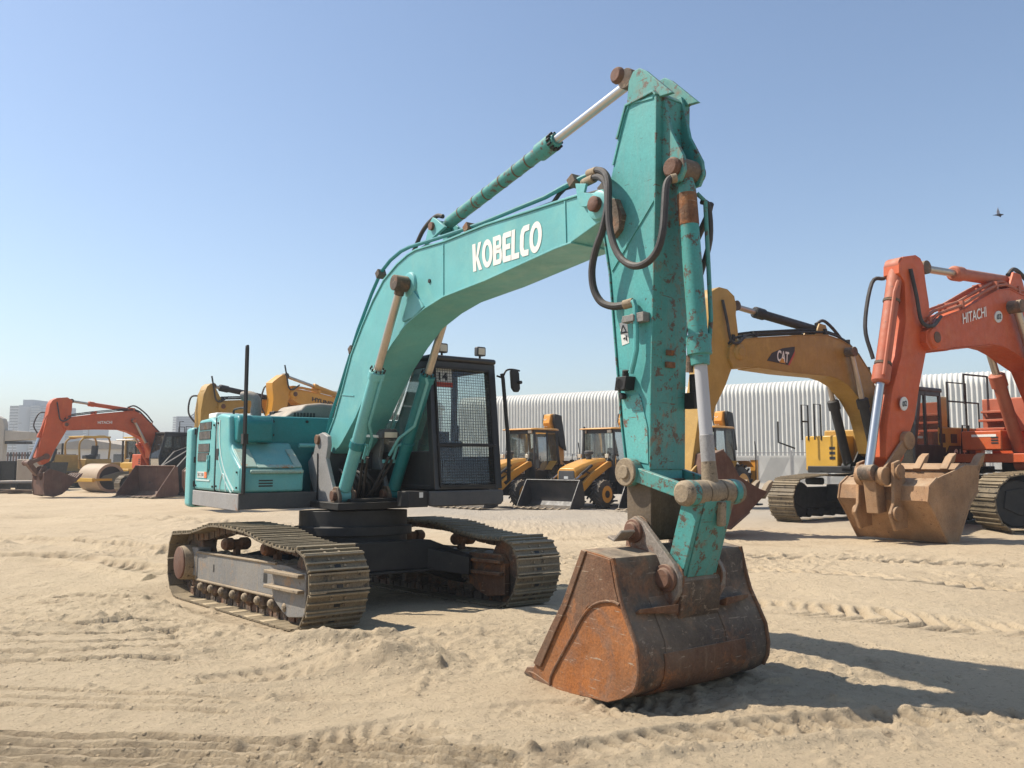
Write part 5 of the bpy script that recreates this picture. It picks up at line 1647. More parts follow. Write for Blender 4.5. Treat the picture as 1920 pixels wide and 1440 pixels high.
# big orange machine on the right
h_u = Fr(13.4, 20.4, -148)
h_t = Fr(13.3, 20.9, -174)
hd1, hbo, har, _ = digger(dict(u=h_u, t=h_t, s=1.4, L=2.1, paint=orange_paint, cyl=orange_dusty, hb=.30, ha=.18, hk=.98,
    label='orange excavator with tan toothed bucket and a 02 plate on its arm',
    tmats=(shoe_steel, black_steel, black_steel),
    boom_top=[(1745, 655), (1736, 642), (1737, 622), (1748, 612), (1764, 598), (1809, 581), (1852, 555), (1873, 544), (1892, 542), (1915, 553), (4.6 - 3.1, 5.45), (.95, 4.65), (.35, 3.2), (-.15, 2.45)],
    boom_bot=[(-.05, 2.15), (.35, 2.2), (.95, 3.05), (1.45, 3.75), (1915, 670), (1902, 660), (1884, 650), (1865, 645), (1830, 649), (1790, 652), (1775, 656)],
    tip=(1752, 633),
    arm=[(1697, 529), (1686, 512), (1686, 494), (1694, 481), (1717, 478), (1726, 484), (1732, 497), (1735, 522), (1738, 543), (1742, 568), (1744, 600), (1741, 640), (1735, 668), (1723, 731), (1715, 786), (1700, 830), (1694, 860), (1680, 880), (1668, 870), (1661, 857), (1664, 800), (1674, 731), (1690, 668), (1699, 600)],
    bucket=[(1757, 897), (1743, 912), (1740, 940), (1755, 969), (1769, 1000), (1778, 1019), (1797, 1018), (1806, 985), (1819, 944), (1834, 920), (1838, 872)], bucket_edge=[(1786, 884), (1810, 872)], tooth_px=(1849, 848), teeth=4,
    bm=tan_steel, tm=tan_steel, lm=tan_steel, eo=.17, hinge=(1664, 884), link=(1660, 962), linkpin=(1652, 893), rockpin=(1696, 826), bktcyl=((1680, 500), (1628, 886), .58), bcyl=orange_dusty,
    stick=((1888, 528), (1728, 503), .66), scyl=orange_dusty, lift=(1893, 577), liftfrac=.60, lcyl=orange_dusty, foot=(.85, 1.55),
    box=orange_paint, deck=orange_paint, boxdim=(-.2, 1.03, 1.34, 1.68, -1.15, -.45), hood=orange_paint, cw=orange_paint,
    rails=[[(.9, -1.45, 1.6), (.9, -1.45, 2.6), (.3, -1.45, 2.6), (.3, -1.45, 1.6)], [(.6, -1.3, 2.2), (.6, -1.3, 2.75), (-.2, -1.3, 2.75), (-.2, -1.3, 2.1)]],
    letters=[('HITACHI', ((1804, 608), (1848, 594), (1803, 588)), white_paint, .012, .30)]))
# its number plates
for nm, (cx, cy), r_, pl_, par in (('number_plate', (1871, 594), (7, 11), .30, hbo), ('number_plate', (1694, 757), (7, 13), .24, har)):
    q = [h_u.y(cx + r_[0] * math.cos(a * math.pi / 10), cy - r_[1] * math.sin(a * math.pi / 10), pl_) for a in range(20)]
    np_ = MB().prism(q, pl_, pl_ + .02).build(nm, white_sign, par, h_u)
    q = [h_u.y(a, b, pl_) for a, b in ((cx - 4, cy + 6), (cx + 4, cy + 4), (cx - 4, cy - 4))]
    lettering('02', q, black_ink, np_, h_u, .02, plane=pl_ + .02, out=1, depth=.012)
m = MB()
m.box(-.8, .45, -1.6, -.5, 2.35, 3.2)
m.build('deck_box', orange_dusty, hd1, h_u, .03)
m = MB()
for k in range(3):
    m.box(.45, .95 - .12 * k, -1.5, -.8, 2.38 + .22 * k, 2.44 + .22 * k)
m.build('step', orange_dusty, hd1, h_u, .01)
m = MB().box(1.443, 1.45, -1.35, -.75, 2.20, 2.26)
m.build('white_stripe', white_paint, hd1, h_u)

# yellow machine behind it
c_u = Fr(10.0, 22.5, -145)
cd, cbo, car, _ = digger(dict(u=c_u, t=Fr(10.1, 22.4, -143), s=1.15, ts=1.25, L=2.1, paint=ochre, cyl=black_steel, hb=.28, ha=.22, hk=.78,
    label='ochre yellow excavator with dark logo panel on its boom before the ribbed hall', pin=ochre,
    boom_top=[(1376, 690), (1368, 672), (1369, 652), (1378, 641), (1397, 637), (1420, 634), (1511, 629), (1551, 629), (1574, 637), (1594, 649), (1614, 671), (1632, 700), (1650, 760), (1663, 812), (1668, 838)],
    boom_bot=[(1660, 858), (1648, 850), (1640, 815), (1630, 780), (1613, 749), (1590, 721), (1572, 710), (1553, 704), (1480, 697), (1420, 688)],
    tip=(1386, 660),
    arm=[(1331, 600), (1330, 560), (1336, 545), (1349, 538), (1364, 542), (1377, 555), (1381, 574), (1380, 590), (1384, 622), (1383, 645), (1372, 691), (1361, 722), (1342, 762), (1325, 830), (1315, 880), (1303, 900), (1295, 890), (1300, 850), (1310, 780), (1320, 700), (1328, 640)],
    bucket=[(1357, 844), (1342, 851), (1336, 900), (1338, 960), (1349, 987), (1370, 991), (1405, 960), (1440, 922)], bucket_edge=[(1371, 862), (1387, 894), (1424, 916)], tooth_px=(1447, 909), teeth=5,
    bm=brown_steel, tm=dusty_steel, lm=ochre, hinge=(1322, 905), link=(1312, 935), linkpin=(1282, 905), rockpin=(1330, 850), bktcyl=((1340, 560), (1288, 890), .6), bcyl=ochre,
    stick=((1530, 619), (1376, 574), .77), scyl=black_steel, lift=(1586, 661), liftfrac=.60, lcyl=black_steel, foot=(.95, 1.45),
    box=yellow_paint, deck=black_steel, boxdim=(-.4, .85, 1.17, 2.0, -1.5, -.62), hood=ochre, cw=ochre, engine_cover=yellow_paint, hx=.75, cabx=.50,
    rails=[[(1.1, -1.4, 1.9), (1.1, -1.4, 2.75), (.85, -1.4, 2.75), (.85, -1.4, 1.9)], [(1.1, -1.05, 1.9), (1.1, -1.05, 2.75), (.85, -1.05, 2.75), (.85, -1.05, 1.9)], [(1.1, -1.4, 2.35), (.85, -1.4, 2.35)],
           [(1.25, -1.5, 1.7), (1.55, -1.75, 1.85), (1.55, -1.75, 2.35)],
           [(-.5, 1.3, 2.15), (-.5, 1.3, 2.75), (-1.9, 1.3, 2.75), (-1.9, 1.3, 2.15)], [(-.7, 1.45, 1.3), (-.72, 1.5, 2.2), (-1.0, 1.5, 2.2), (-1.0, 1.45, 1.3)]]))
q = [c_u.y(a, b, .28) for a, b in ((1438, 676), (1447, 662), (1467, 653), (1490, 650), (1489, 666), (1480, 685))]
lgo = MB().prism(q, .28, .286).build('logo_panel', black_ink, cbo, c_u)
q = [c_u.y(a, b, .28) for a, b in ((1490, 657), (1489, 667), (1480, 685), (1477, 684.5), (1486, 666))]
MB().prism(q, .286, .289).build('red_stripe', red_sign, lgo, c_u)
lettering('CAT', [c_u.y(a, b, .28) for a, b in ((1456, 677), (1478, 681), (1457, 656))], white_paint, lgo, c_u, .03, plane=.286, out=1, depth=.006)
q = [c_u.y(a, b, .28) for a, b in ((1460, 679), (1472, 681.5), (1466, 671))]
MB().prism(q, .286, .296).build('logo_mark', amber, lgo, c_u)
lp2 = MB().prism([(-1.6, 1.42), (.2, 1.42), (-.3, 2.0), (-1.6, 2.0)], 1.62, 1.65).build('side_panel', black_ink, cd, c_u)
lettering('CAT', ((-.45, 1.5), (-1.1, 1.5), (-.45, 1.92)), white_paint, lp2, c_u, .03, plane=1.65, out=1, depth=.01)

# orange machine far left
l_u = Fr(-17.1, 41.5, -130)
digger(dict(u=l_u, t=Fr(-16.9, 41.7, -132), s=1.0, L=2.2, paint=orange_paint, cyl=orange_paint, hb=.26, ha=.2, hk=.62,
    label='orange excavator with dark brown bucket standing far across the yard at left', pipe=black_steel,
    boom_top=[(124, 806), (119, 798), (121, 789), (126, 785), (133, 783), (180, 777), (235, 772), (252, 771), (265, 777), (285, 798), (304, 818), (303, 826)],
    boom_bot=[(300, 845), (290, 860), (283, 858), (281, 843), (271, 823), (246, 810), (229, 805), (187, 804), (135, 806)],
    tip=(124, 796),
    arm=[(92, 769), (94, 758), (99, 750), (108, 746), (127, 745), (136, 751), (135, 768), (133, 783), (129, 800), (116, 822), (102, 845), (92, 866), (80, 872), (69, 858), (76, 828), (83, 804)],
    bucket=[(94, 879), (84, 887), (82, 910), (84, 928), (100, 931), (115, 926), (128, 916), (146, 897)], bucket_edge=[(112, 884), (133, 892)], tooth_px=(151, 892), teeth=5,
    bm=brown_steel, tm=brown_steel, lm=brown_steel, hinge=(82, 880), link=(74, 890), linkpin=(55, 868), rockpin=(86, 856), bktcyl=((96, 768), (55, 866), .55), bcyl=orange_paint,
    stick=((243, 769), (133, 752), .72), lift=(249, 789), liftfrac=.55, foot=(.6, 1.2), box=orange_paint, deck=black_steel, hood=orange_paint, roofm=black_cab,
    rails=[[(-.2, .6, 3.0), (-.2, .6, 3.3), (-.5, .6, 3.3), (-.5, .6, 3.0)], [(-.2, 1.3, 3.0), (-.2, 1.3, 3.3), (-.5, 1.3, 3.3), (-.5, 1.3, 3.0)], [(-.05, .95, 3.0), (-.05, .95, 3.55), (-.25, .95, 3.55)]],
    letters=[('HITACHI', ((183, 795), (210, 794.5), (183, 789.5)), white_paint, .02, .26)]))

# two machines half hidden behind the teal one
y_u = Fr(-7.2, 31.6, -130)
digger(dict(u=y_u, t=Fr(-7.2, 31.6, -134), s=1.0, paint=ochre, cyl=black_steel, hb=.24, ha=.2, hk=.6,
    label='ochre excavator with black stick cylinder, its arm showing behind the teal hood',
    boom_top=[(414, 772), (409, 764), (411, 756), (419, 752), (450, 751), (520, 750), (580, 752), (2.0, 3.85), (1.3, 3.5), (.6, 2.6), (.1, 2.1)],
    boom_bot=[(.2, 1.75), (.6, 1.85), (1.3, 2.75), (1.9, 3.1), (560, 776), (512, 773), (425, 774)], tip=(417, 762),
    arm=[(377, 770), (382, 740), (389, 724), (396, 719), (404, 726), (415, 748), (418, 760), (412, 785), (406, 815), (396, 850), (390, 868), (384, 866), (380, 840), (376, 800)],
    bucket=[(390, 872), (378, 884), (378, 910), (384, 928), (400, 928), (418, 910), (428, 896)], bucket_edge=[(405, 884)], tooth_px=(434, 892), bm=brown_steel, hinge=(388, 874), link=(380, 886), linkpin=(372, 870), rockpin=(389, 856),
    bktcyl=((385, 735), (371, 868), .6), bcyl=ochre, stick=((520, 750), (398, 724), .9), scyl=black_steel, lift=(1, 1), hood=ochre) | dict(lift=(590, 768)))
z_u = Fr(-5.0, 33.0, -130)
digger(dict(u=z_u, t=Fr(-5.0, 33.0, -136), s=1.0, paint=amber, cyl=amber, hb=.24, ha=.2, hk=.6,
    label='amber orange excavator with lettered boom rising behind the dome of the teal hood',
    boom_top=[(548, 748), (544, 740), (546, 734), (553, 731), (570, 733), (600, 739), (632, 747), (2.2, 3.7), (1.4, 3.4), (.6, 2.6), (.1, 2.1)],
    boom_bot=[(.2, 1.75), (.6, 1.85), (1.4, 2.7), (2.2, 3.05), (640, 770), (600, 764), (560, 757)], tip=(552, 739),
    arm=[(513, 748), (511, 728), (511, 717), (521, 709), (531, 702), (537, 704), (539, 716), (546, 730), (549, 740), (541, 750), (538, 765), (532, 800), (524, 850), (518, 868), (510, 864), (508, 830), (507, 790)],
    bucket=[(520, 872), (508, 884), (508, 910), (514, 928), (530, 928), (548, 910), (558, 896)], bucket_edge=[(535, 884)], tooth_px=(564, 892), bm=brown_steel, hinge=(516, 874), link=(508, 886), linkpin=(500, 870), rockpin=(519, 856),
    bktcyl=((522, 715), (499, 868), .6), bcyl=amber, stick=((640, 744), (535, 705), .52), scyl=amber, lift=(665, 760), hood=amber,
    letters=[('HYUNDAI', ((584.5, 752), (634, 764.5), (585, 744)), black_ink, .03, .24)]))
# ------------------------------------------------------------------ backhoe loaders


def wheel(root, c, r, w, fr=None, rim=amber, lugs=18, ax=Vector((0, 1, 0)), name='wheel'):
    c = Vector(c)
    a, b = c - ax * w / 2, c + ax * w / 2
    t = MB().lathe([(0, r * .62), (.06, r * .78), (.18, r * .94), (.3, r * .97), (.7, r * .97), (.82, r * .94), (.94, r * .78), (1, r * .62)], a, b, 32).build(name, tyre_rubber, root, fr)
    m = MB()
    e = Vector((0, 0, 1))
    g = ax.cross(e)
    for i in range(lugs):
        for s in (-1, 1):
            th = 2 * math.pi * (i + (.5 if s > 0 else 0)) / lugs
            n = e * math.cos(th) + g * math.sin(th)
            tt = -e * math.sin(th) + g * math.cos(th)
            d = (ax * s * w * .25 + tt * r * .16)
            m.obox(c + ax * s * w * .24 + n * r * .985, d, tt.cross(d).normalized() * 0 + (tt - d * tt.dot(d) / d.length_squared).normalized() * r * .045, n * r * .035)
    m.build('tread', tyre_rubber, t, fr)
    rm = MB().lathe([(0, r * .60), (.04, r * .60), (.05, r * .50), (.25, r * .44), (.30, r * .18), (.22, r * .16), (.2, r * .04)], b + ax * .01, a, 28, caps=True)
    rm.lathe([(0, r * .60), (.04, r * .60), (.05, r * .50), (.25, r * .44), (.30, r * .18), (.22, r * .16), (.2, r * .04)], a - ax * .01, b, 28, caps=True)
    rm.build('rim', rim, t, fr)
    MB().lathe([(0, r * .26), (1, r * .26)], c - ax * (w / 2 + .03), c + ax * (w / 2 + .03), 16).build('hub', black_steel, t, fr)
    return t


def scoop(root, fr, x0, x1, hw, z0, z1, mat, tm, teeth=8, name='loader_bucket'):
    """front loader bucket open to the front: back at x0, lip at x1"""
    pr = [(x1, z0 + .02), (x0 + .35, z0), (x0 + .1, z0 + .06), (x0, z0 + .22), (x0 + .02, z0 + .5), (x0 + .12, z1 - .08), (x0 + .26, z1)]
    bk = MB().strip(pr, -hw, hw, -.035).build(name, mat, root, fr, .006)
    for s in (-1, 1):
        MB().prism(pr + [(x0 + .34, z1 - .12), (x1 - .1, z0 + .22)], s * hw - .018, s * hw + .018).build('side_plate', mat, bk, fr, .006)
    MB().prism([(x1 - .12, z0 - .0), (x1 + .06, z0 + .0), (x1 + .06, z0 + .03), (x1 - .12, z0 + .04)], -hw - .02, hw + .02).build('cutting_edge', tm, bk, fr, .004)
    for i in range(teeth):
        y = -hw + .06 + (2 * hw - .12) * i / (teeth - 1)
        MB().prism([(x1 - .15, z0 + .05), (x1 + .02, z0 + .06), (x1 + .22, z0 + .01), (x1 + .02, z0 - .01), (x1 - .15, z0)], y - .04, y + .04).build('tooth', tm, bk, fr, .006)
    return bk


def backhoe(label):
    r = thing('backhoe_loader', label, 'backhoe loader', (0, 0, 0), 0, 'backhoe loaders parked in a row before the hall')
    for s in (-1, 1):
        wheel(r, (0, s * .86, .48), .48, .34)
        wheel(r, (-2.17, s * .84, .74), .74, .44, lugs=20)
        MB().add([(-1.42, s * .60, 1.30), (-1.42, s * 1.08, 1.30), (-1.75, s * .60, 1.62), (-1.75, s * 1.08, 1.62), (-2.6, s * .60, 1.62), (-2.6, s * 1.08, 1.62), (-2.95, s * .60, 1.40), (-2.95, s * 1.08, 1.40)],
                 [(0, 1, 3, 2), (2, 3, 5, 4), (4, 5, 7, 6)]).build('mudguard', amber, r)
    MB().box(-3.0, .5, -.36, .36, .42, .92).build('chassis', black_steel, r, None, .03)
    MB().cyl((0, -.8, .48), (0, .8, .48), .09, n=14).build('front_axle', black_steel, r)
    bn = MB().add([(x, y, z) for x, zt, hw in ((-.85, 1.72, .46), (-.2, 1.66, .46), (.5, 1.50, .43), (.92, 1.36, .40)) for y, z in ((-hw, .92), (hw, .92), (hw, zt - .12), (hw * .75, zt), (-hw * .75, zt), (-hw, zt - .12))],
                  [[i * 6 + k, i * 6 + (k + 1) % 6, i * 6 + 6 + (k + 1) % 6, i * 6 + 6 + k] for i in range(3) for k in range(6)] + [list(range(6)), list(range(18, 24))]).build('bonnet', amber, r, None, .03)
    MB().prism([(-.36, .90), (.36, .90), (.33, 1.28), (-.33, 1.28)], .90, .945, 'x').build('grille', charcoal, bn, None, .01)
    MB().box(.945, .952, -.09, .09, 1.0, 1.09).build('front_plate', white_sign, bn)
    for s in (-1, 1):
        MB().prism([(-.86, .90), (-.86, 1.36), (-.35, 1.30), (.55, 1.06), (.88, .98), (.88, .90)], s * .463 - .004, s * .463 + .004).build('side_grille', black_cab, bn, None, .004)
        MB().prism([(-1.02, .9), (-1.02, 1.66), (-.80, 1.72), (-.66, 1.5), (-.62, .9)], s * .50 - .025, s * .50 + .025).build('tower', black_steel, r, None, .01)
    MB().box(-2.1, -1.0, .75, 1.0, .45, .82).build('fuel_tank', black_steel, r, None, .03)
    MB().box(-1.9, -1.1, .80, 1.05, .82, .88).build('step', black_steel, r, None, .01)
    MB().tube([(.3, .52, 1.2), (.6, .5, 1.25), (.95, .5, 1.05)], .025, 6, 4).build('hose', rubber, r)
    MB().lathe([(0, .10), (.6, .10), (.65, .16), (.9, .16), (1, .10)], (-.35, 0, 1.62), (-.35, 0, 1.98), 18).build('air_cleaner', charcoal, bn)
    for s in (-1, 1):
        if s > 0:
            lettering('JCB', ((-.30, 1.12), (-.72, 1.12), (-.30, 1.27)), white_paint, bn, None, .02, plane=.468, out=1, depth=.006)
        arm_ = MB().prism([(-.95, 1.42), (-.85, 1.60), (-.70, 1.60), (.25, 1.22), (1.15, .62), (1.40, .42), (1.36, .28), (1.18, .26), (.95, .44), (.1, .98), (-.7, 1.36)], s * .56 - .05, s * .56 + .05).build('loader_arm', amber, r, None, .015)
        for a, b, c_, d_ in (((-.55, 1.02), (.45, .86), .6, .055), ((.15, 1.46), (1.05, 1.0), .62, .05)):
            y_ = s * (.56 if c_ == .6 else .50)
            A, B_ = Vector((a[0], y_, a[1])), Vector((b[0], y_, b[1]))
            k = MB().cyl(A, A.lerp(B_, c_), d_, n=12).build('loader_ram', black_steel, arm_)
            MB().cyl(A.lerp(B_, c_), B_, d_ * .55, n=10).build('rod', chrome, k)
        MB().bar((1.05, s * .50, 1.0), (1.50, s * .5, .72), .06, .10).build('tilt_lever', black_steel, arm_, None, .01)
        MB().tube([(-.75, s * .75, 1.35), (-.72, s * .78, 1.8), (-.70, s * 1.0, 1.86), (-.70, s * 1.02, 1.6)], .016, 6).box(-.73, -.69, s * 1.02 - .09, s * 1.02 + .09, 1.36, 1.66).build('mirror', black_steel, r)
        MB().box(-.66, -.58, s * .60 - .07, s * .60 + .07, 1.72, 1.86).build('headlamp', lamp_lens, r, None, .01)
    scoop(r, None, 1.42, 2.22, 1.14, .04, 1.0, black_bucket, dusty_steel, 8)
    MB().tube([(-.80, -.55, 1.3), (-.80, -.55, 2.72), (-.86, -.58, 2.84)], .045, 10).build('exhaust_pipe', black_steel, r)
    # cab
    x0, x1, hw, z0, z1 = -2.35, -.86, .74, 1.0, 2.74
    m = MB()
    for s in (-1, 1):
        for xa, xb, wd in ((x1, x1 - .06, .07), (-1.58, -1.60, .07), (x0, x0 + .22, .08)):
            m.add([(xa - wd, s * hw, z0), (xa, s * hw, z0), (xa - wd, s * (hw - .07), z0), (xa, s * (hw - .07), z0), (xb - wd, s * (hw - .04), z1), (xb, s * (hw - .04), z1), (xb - wd, s * (hw - .11), z1), (xb, s * (hw - .11), z1)],
                  [(0, 1, 3, 2), (4, 6, 7, 5), (0, 4, 5, 1), (2, 3, 7, 6), (0, 2, 6, 4), (1, 5, 7, 3)])
        m.box(x0, x1, s * hw - .03, s * hw + .03, z0 - .1, z0 + .28)
        m.box(x0 + .2, x1 - .04, s * (hw - .075) - .03, s * (hw - .075) + .03, z1 - .10, z1)
    m.box(x1 - .05, x1 + .01, -hw, hw, z0 - .1, 1.42).box(x0, x0 + .05, -hw, hw, z0, 1.3)
    m.box(x1 - .10, x1 - .04, -hw + .05, hw - .05, z1 - .14, z1).box(x0 + .18, x0 + .24, -hw + .05, hw - .05, z1 - .1, z1)
    m.box(x0, x1, -hw, hw, z0 - .12, z0 - .05)
    cb_ = m.build('cab', black_cab, r, None, .01)
    MB().add([(x, y, z) for x, hw_ in ((x0 + .02, .72), (x0 + .25, .80), (x1 - .1, .82), (x1 + .12, .74)) for y, z in ((-hw_, z1), (hw_, z1), (hw_ - .06, z1 + (.07 if x < x1 else .04)), (-hw_ + .06, z1 + (.07 if x < x1 else .04)))],
             [[i * 4 + k, i * 4 + (k + 1) % 4, i * 4 + 4 + (k + 1) % 4, i * 4 + 4 + k] for i in range(3) for k in range(4)] + [[0, 1, 2, 3], [12, 13, 14, 15]]).build('roof', amber, cb_, None, .02)
    MB().add([(x1 - .01, -hw + .06, 1.42), (x1 - .01, hw - .06, 1.42), (x1 - .06, hw - .1, z1 - .12), (x1 - .06, -hw + .1, z1 - .12)], [(0, 1, 2, 3)]).build('windscreen', clear, cb_)
    MB().add([(x0 + .03, -hw + .08, 1.3), (x0 + .03, hw - .08, 1.3), (x0 + .22, hw - .1, z1 - .1), (x0 + .22, -hw + .1, z1 - .1)], [(0, 1, 2, 3)]).build('rear_window', clear, cb_)
    for s in (-1, 1):
        for a, b in ((x1 - .08, -1.58), (-1.66, x0 + .1)):
            MB().add([(a, s * hw, z0 + .28), (b, s * hw, z0 + .28), (b + (.1 if b < -2 else 0), s * (hw - .06), z1 - .1), (a - .02, s * (hw - .06), z1 - .1)], [(0, 1, 2, 3)]).build('side_window', dark_glass, cb_)
    for s in (-1, 1):
        MB().box(x1 - .02, x1 + .05, s * .55 - .08, s * .55 + .08, z1 - .13, z1 - .02).build('roof_lamp', lamp_lens, cb_, None, .01)
    MB().box(-1.75, -1.35, -.25, .25, 1.15, 1.42).prism([(-1.82, 1.4), (-1.70, 1.4), (-1.80, 2.1), (-1.90, 2.1)], -.24, .24).build('seat', seat_fabric, cb_, None, .04)
    MB().tube([(-1.0, 0, 1.1), (-1.12, 0, 1.7), (-1.15, 0, 1.78)], .05, 8).lathe([(0, .17), (.5, .20), (1, .17)], (-1.12, 0, 1.74), (-1.18, 0, 1.79), 20).build('steering_wheel', black_steel, cb_)
    # folded digging arm standing behind the cab
    MB().box(-3.25, -2.95, -.85, .85, .45, 1.2).build('rear_frame', black_steel, r, None, .03)
    bm_ = MB().prism([(-3.35, .85), (-3.1, .95), (-2.75, 2.3), (-2.42, 3.05), (-2.50, 3.38), (-2.78, 3.42), (-3.0, 3.1), (-3.3, 2.1)], -.17, .17).build('digging_boom', amber, r, None, .03)
    MB().prism([(-3.0, 3.35), (-2.60, 3.40), (-2.55, 3.1), (-2.9, 2.2), (-3.3, 2.0)], .19, .30).prism([(-3.0, 3.35), (-2.60, 3.40), (-2.55, 3.1), (-2.9, 2.2), (-3.3, 2.0)], -.30, -.19).build('dipper', black_steel, r, None, .02)
    lettering('3DX', ((0, 0, 0), (1, 0, 0), (0, 1, 0)), white_paint, bm_, None, .02, side='free')
    o = bpy.data.objects[bm_.children[-1].name]
    P0, ux, uy = Vector((-2.50, -.155, 2.90)), Vector((.035, 0, .33)), Vector((0, .16, 0))
    for v in o.data.vertices:
        q = v.co.copy()
        v.co = P0 + ux * q.x - uy * q.y + Vector((.01, .16, 0)) + Vector((.016, 0, 0))
    for s in (-1, 1):
        MB().box(-3.22, -3.0, s * 1.02 - .10, s * 1.02 + .10, .55, 1.65).build('stabiliser', amber, r, None, .015)
        MB().box(-3.18, -3.04, s * 1.02 - .07, s * 1.02 + .07, .12, .56).box(-3.3, -2.95, s * 1.02 - .2, s * 1.02 + .2, .06, .12).build('stabiliser_foot', black_steel, r, None, .01)
    MB().tube([(-3.0, 1.12, .7), (-3.0, 1.14, 2.0), (-2.9, 1.16, 2.3)], .02, 6).build('tail_pole', black_steel, r)
    return r


def copy_tree(o, parent=None):
    c = o.copy()
    col.objects.link(c)
    c.parent = parent
    for ch in list(o.children):
        copy_tree(ch, c)
    return c


j1 = backhoe('amber backhoe loader whose bonnet and wide black front bucket are in full view')
spots = [(2.48, 29.3, -132, None), (-.32, 29.9, -132, 'amber backhoe loader standing just beside the cab of the teal excavator'), (5.75, 28.0, -132, 'amber backhoe loader half hidden by the teal arm and the bucket cylinder rod')]
for i, (x, y, a, lab) in enumerate(spots):
    o = j1 if i == 0 else copy_tree(j1)
    o.location = (x, y, 0)
    o.rotation_euler = (0, 0, R(a))
    if lab:
        o['label'] = lab

# ------------------------------------------------------------------ machines far left
# wheel loader with a brown bucket, half behind the teal machine
wl_ = thing('wheel_loader', 'black wheel loader with open rusty brown bucket beside the teal excavator tail', 'wheel loader', (-15.0, 39.8, 0), -118)
scoop(wl_, None, 2.1, 3.35, 1.3, .03, 1.42, brown_steel, dusty_steel, 7, 'bucket')
for s in (-1, 1):
    wheel(wl_, (.6, s * .95, .75), .75, .55, None, black_steel, 16)
    wheel(wl_, (-2.2, s * .95, .75), .75, .55, None, black_steel, 16)
    la = MB().prism([(-.2, 2.05), (.1, 2.3), (.9, 2.05), (1.9, 1.1), (2.2, .65), (2.0, .45), (1.5, .8), (.6, 1.6)], s * .55 - .06, s * .55 + .06).build('lift_arm', black_steel, wl_, None, .02)
    MB().cyl((.0, s * .40, 1.2), (.9, s * .40, 1.0), .07, n=12).cyl((.9, s * .40, 1.0), (1.7, s * .40, .82), .04, n=12).build('lift_ram', black_steel, la)
MB().box(-3.1, -.6, -.75, .75, .8, 1.9).box(-.6, .5, -.45, .45, .6, 1.6).build('body', black_steel, wl_, None, .05)
MB().bar((.4, 0, 2.1), (2.05, 0, 1.25), .16, .22).build('tilt_lever', black_steel, wl_, None, .02)
m = MB()
for s in (-1, 1):
    for x in (-1.5, -.3):
        m.box(x - .05, x + .05, s * .65 - .05, s * .65 + .05, 1.8, 3.0)
lc = m.build('cab_frame', black_cab, wl_)
MB().box(-1.65, -.15, -.75, .75, 3.0, 3.1).build('roof', black_cab, lc, None, .03)
MB().box(-1.45, -.35, -.64, .64, 1.9, 2.98).build('glazing', dark_glass, lc)

# road roller
rr = thing('road_roller', 'dusty road roller with broad smooth tan steel drum and pale canopy', 'road roller', (-21.6, 44.0, 0), -128)
drum = worn('drum_steel', (.42, .31, .20), .6, metal=.0, chips=.72, dust=.3, bump=.05)
dr = MB().lathe([(0, .60), (.0, .74), (1, .74), (1, .60)], (0, -1.05, .74), (0, 1.05, .74), 48, caps=False).build('drum', drum, rr)
MB().cyl((0, -.95, .74), (0, .95, .74), .62, n=32).build('drum_core', black_steel, dr)
MB().cyl((0, -1.12, .74), (0, 1.12, .74), .16, n=16).build('axle', black_steel, dr)
green_grey = worn('grey_green_frame', (.10, .12, .09), .6, chips=.7, dust=.3)
for s in (-1, 1):
    MB().prism([(-.9, .45), (-.35, .45), (.4, .70), (.55, .74), (.4, .86), (-.3, 1.05), (-.9, 1.10)], s * 1.12 - .05, s * 1.12 + .05).build('yoke_arm', green_grey, rr, None, .02)
MB().box(.86, 1.0, -1.15, 1.15, .55, .75).build('scraper_bar', yellow_paint, rr, None, .02)
for s in (-1, 1):
    MB().box(.0, .95, s * 1.15 - .05, s * 1.15 + .05, .60, .72).build('yoke_bar', yellow_paint, rr, None, .01)
MB().box(-1.2, -.85, -1.15, 1.15, .5, 1.2).build('front_frame', yellow_paint, rr, None, .03)
MB().box(-3.6, -1.4, -.85, .85, .7, 1.55).build('body', yellow_paint, rr, None, .06)
for s in (-1, 1):
    wheel(rr, (-2.5, s * .85, .72), .72, .5, None, yellow_paint, 18)
m = MB()
for s in (-1, 1):
    for x in (-2.6, -1.45):
        m.box(x - .04, x + .04, s * .7 - .04, s * .7 + .04, 1.5, 2.72)
pst = m.build('canopy_post', black_steel, rr)
MB().box(-2.85, -1.15, -.9, .9, 2.72, 2.80).build('canopy', white_paint, rr, None, .03)
MB().box(-2.4, -1.9, -.3, .3, 1.55, 1.8).prism([(-2.5, 1.7), (-2.35, 1.7), (-2.4, 2.25), (-2.55, 2.25)], -.3, .3).build('seat', seat_fabric, rr, None, .05)
MB().tube([(-1.5, 0, 1.5), (-1.6, 0, 1.95)], .05, 8).lathe([(0, .19), (1, .19)], (-1.58, 0, 1.95), (-1.62, 0, 1.98), 18).build('steering_wheel', black_steel, rr)

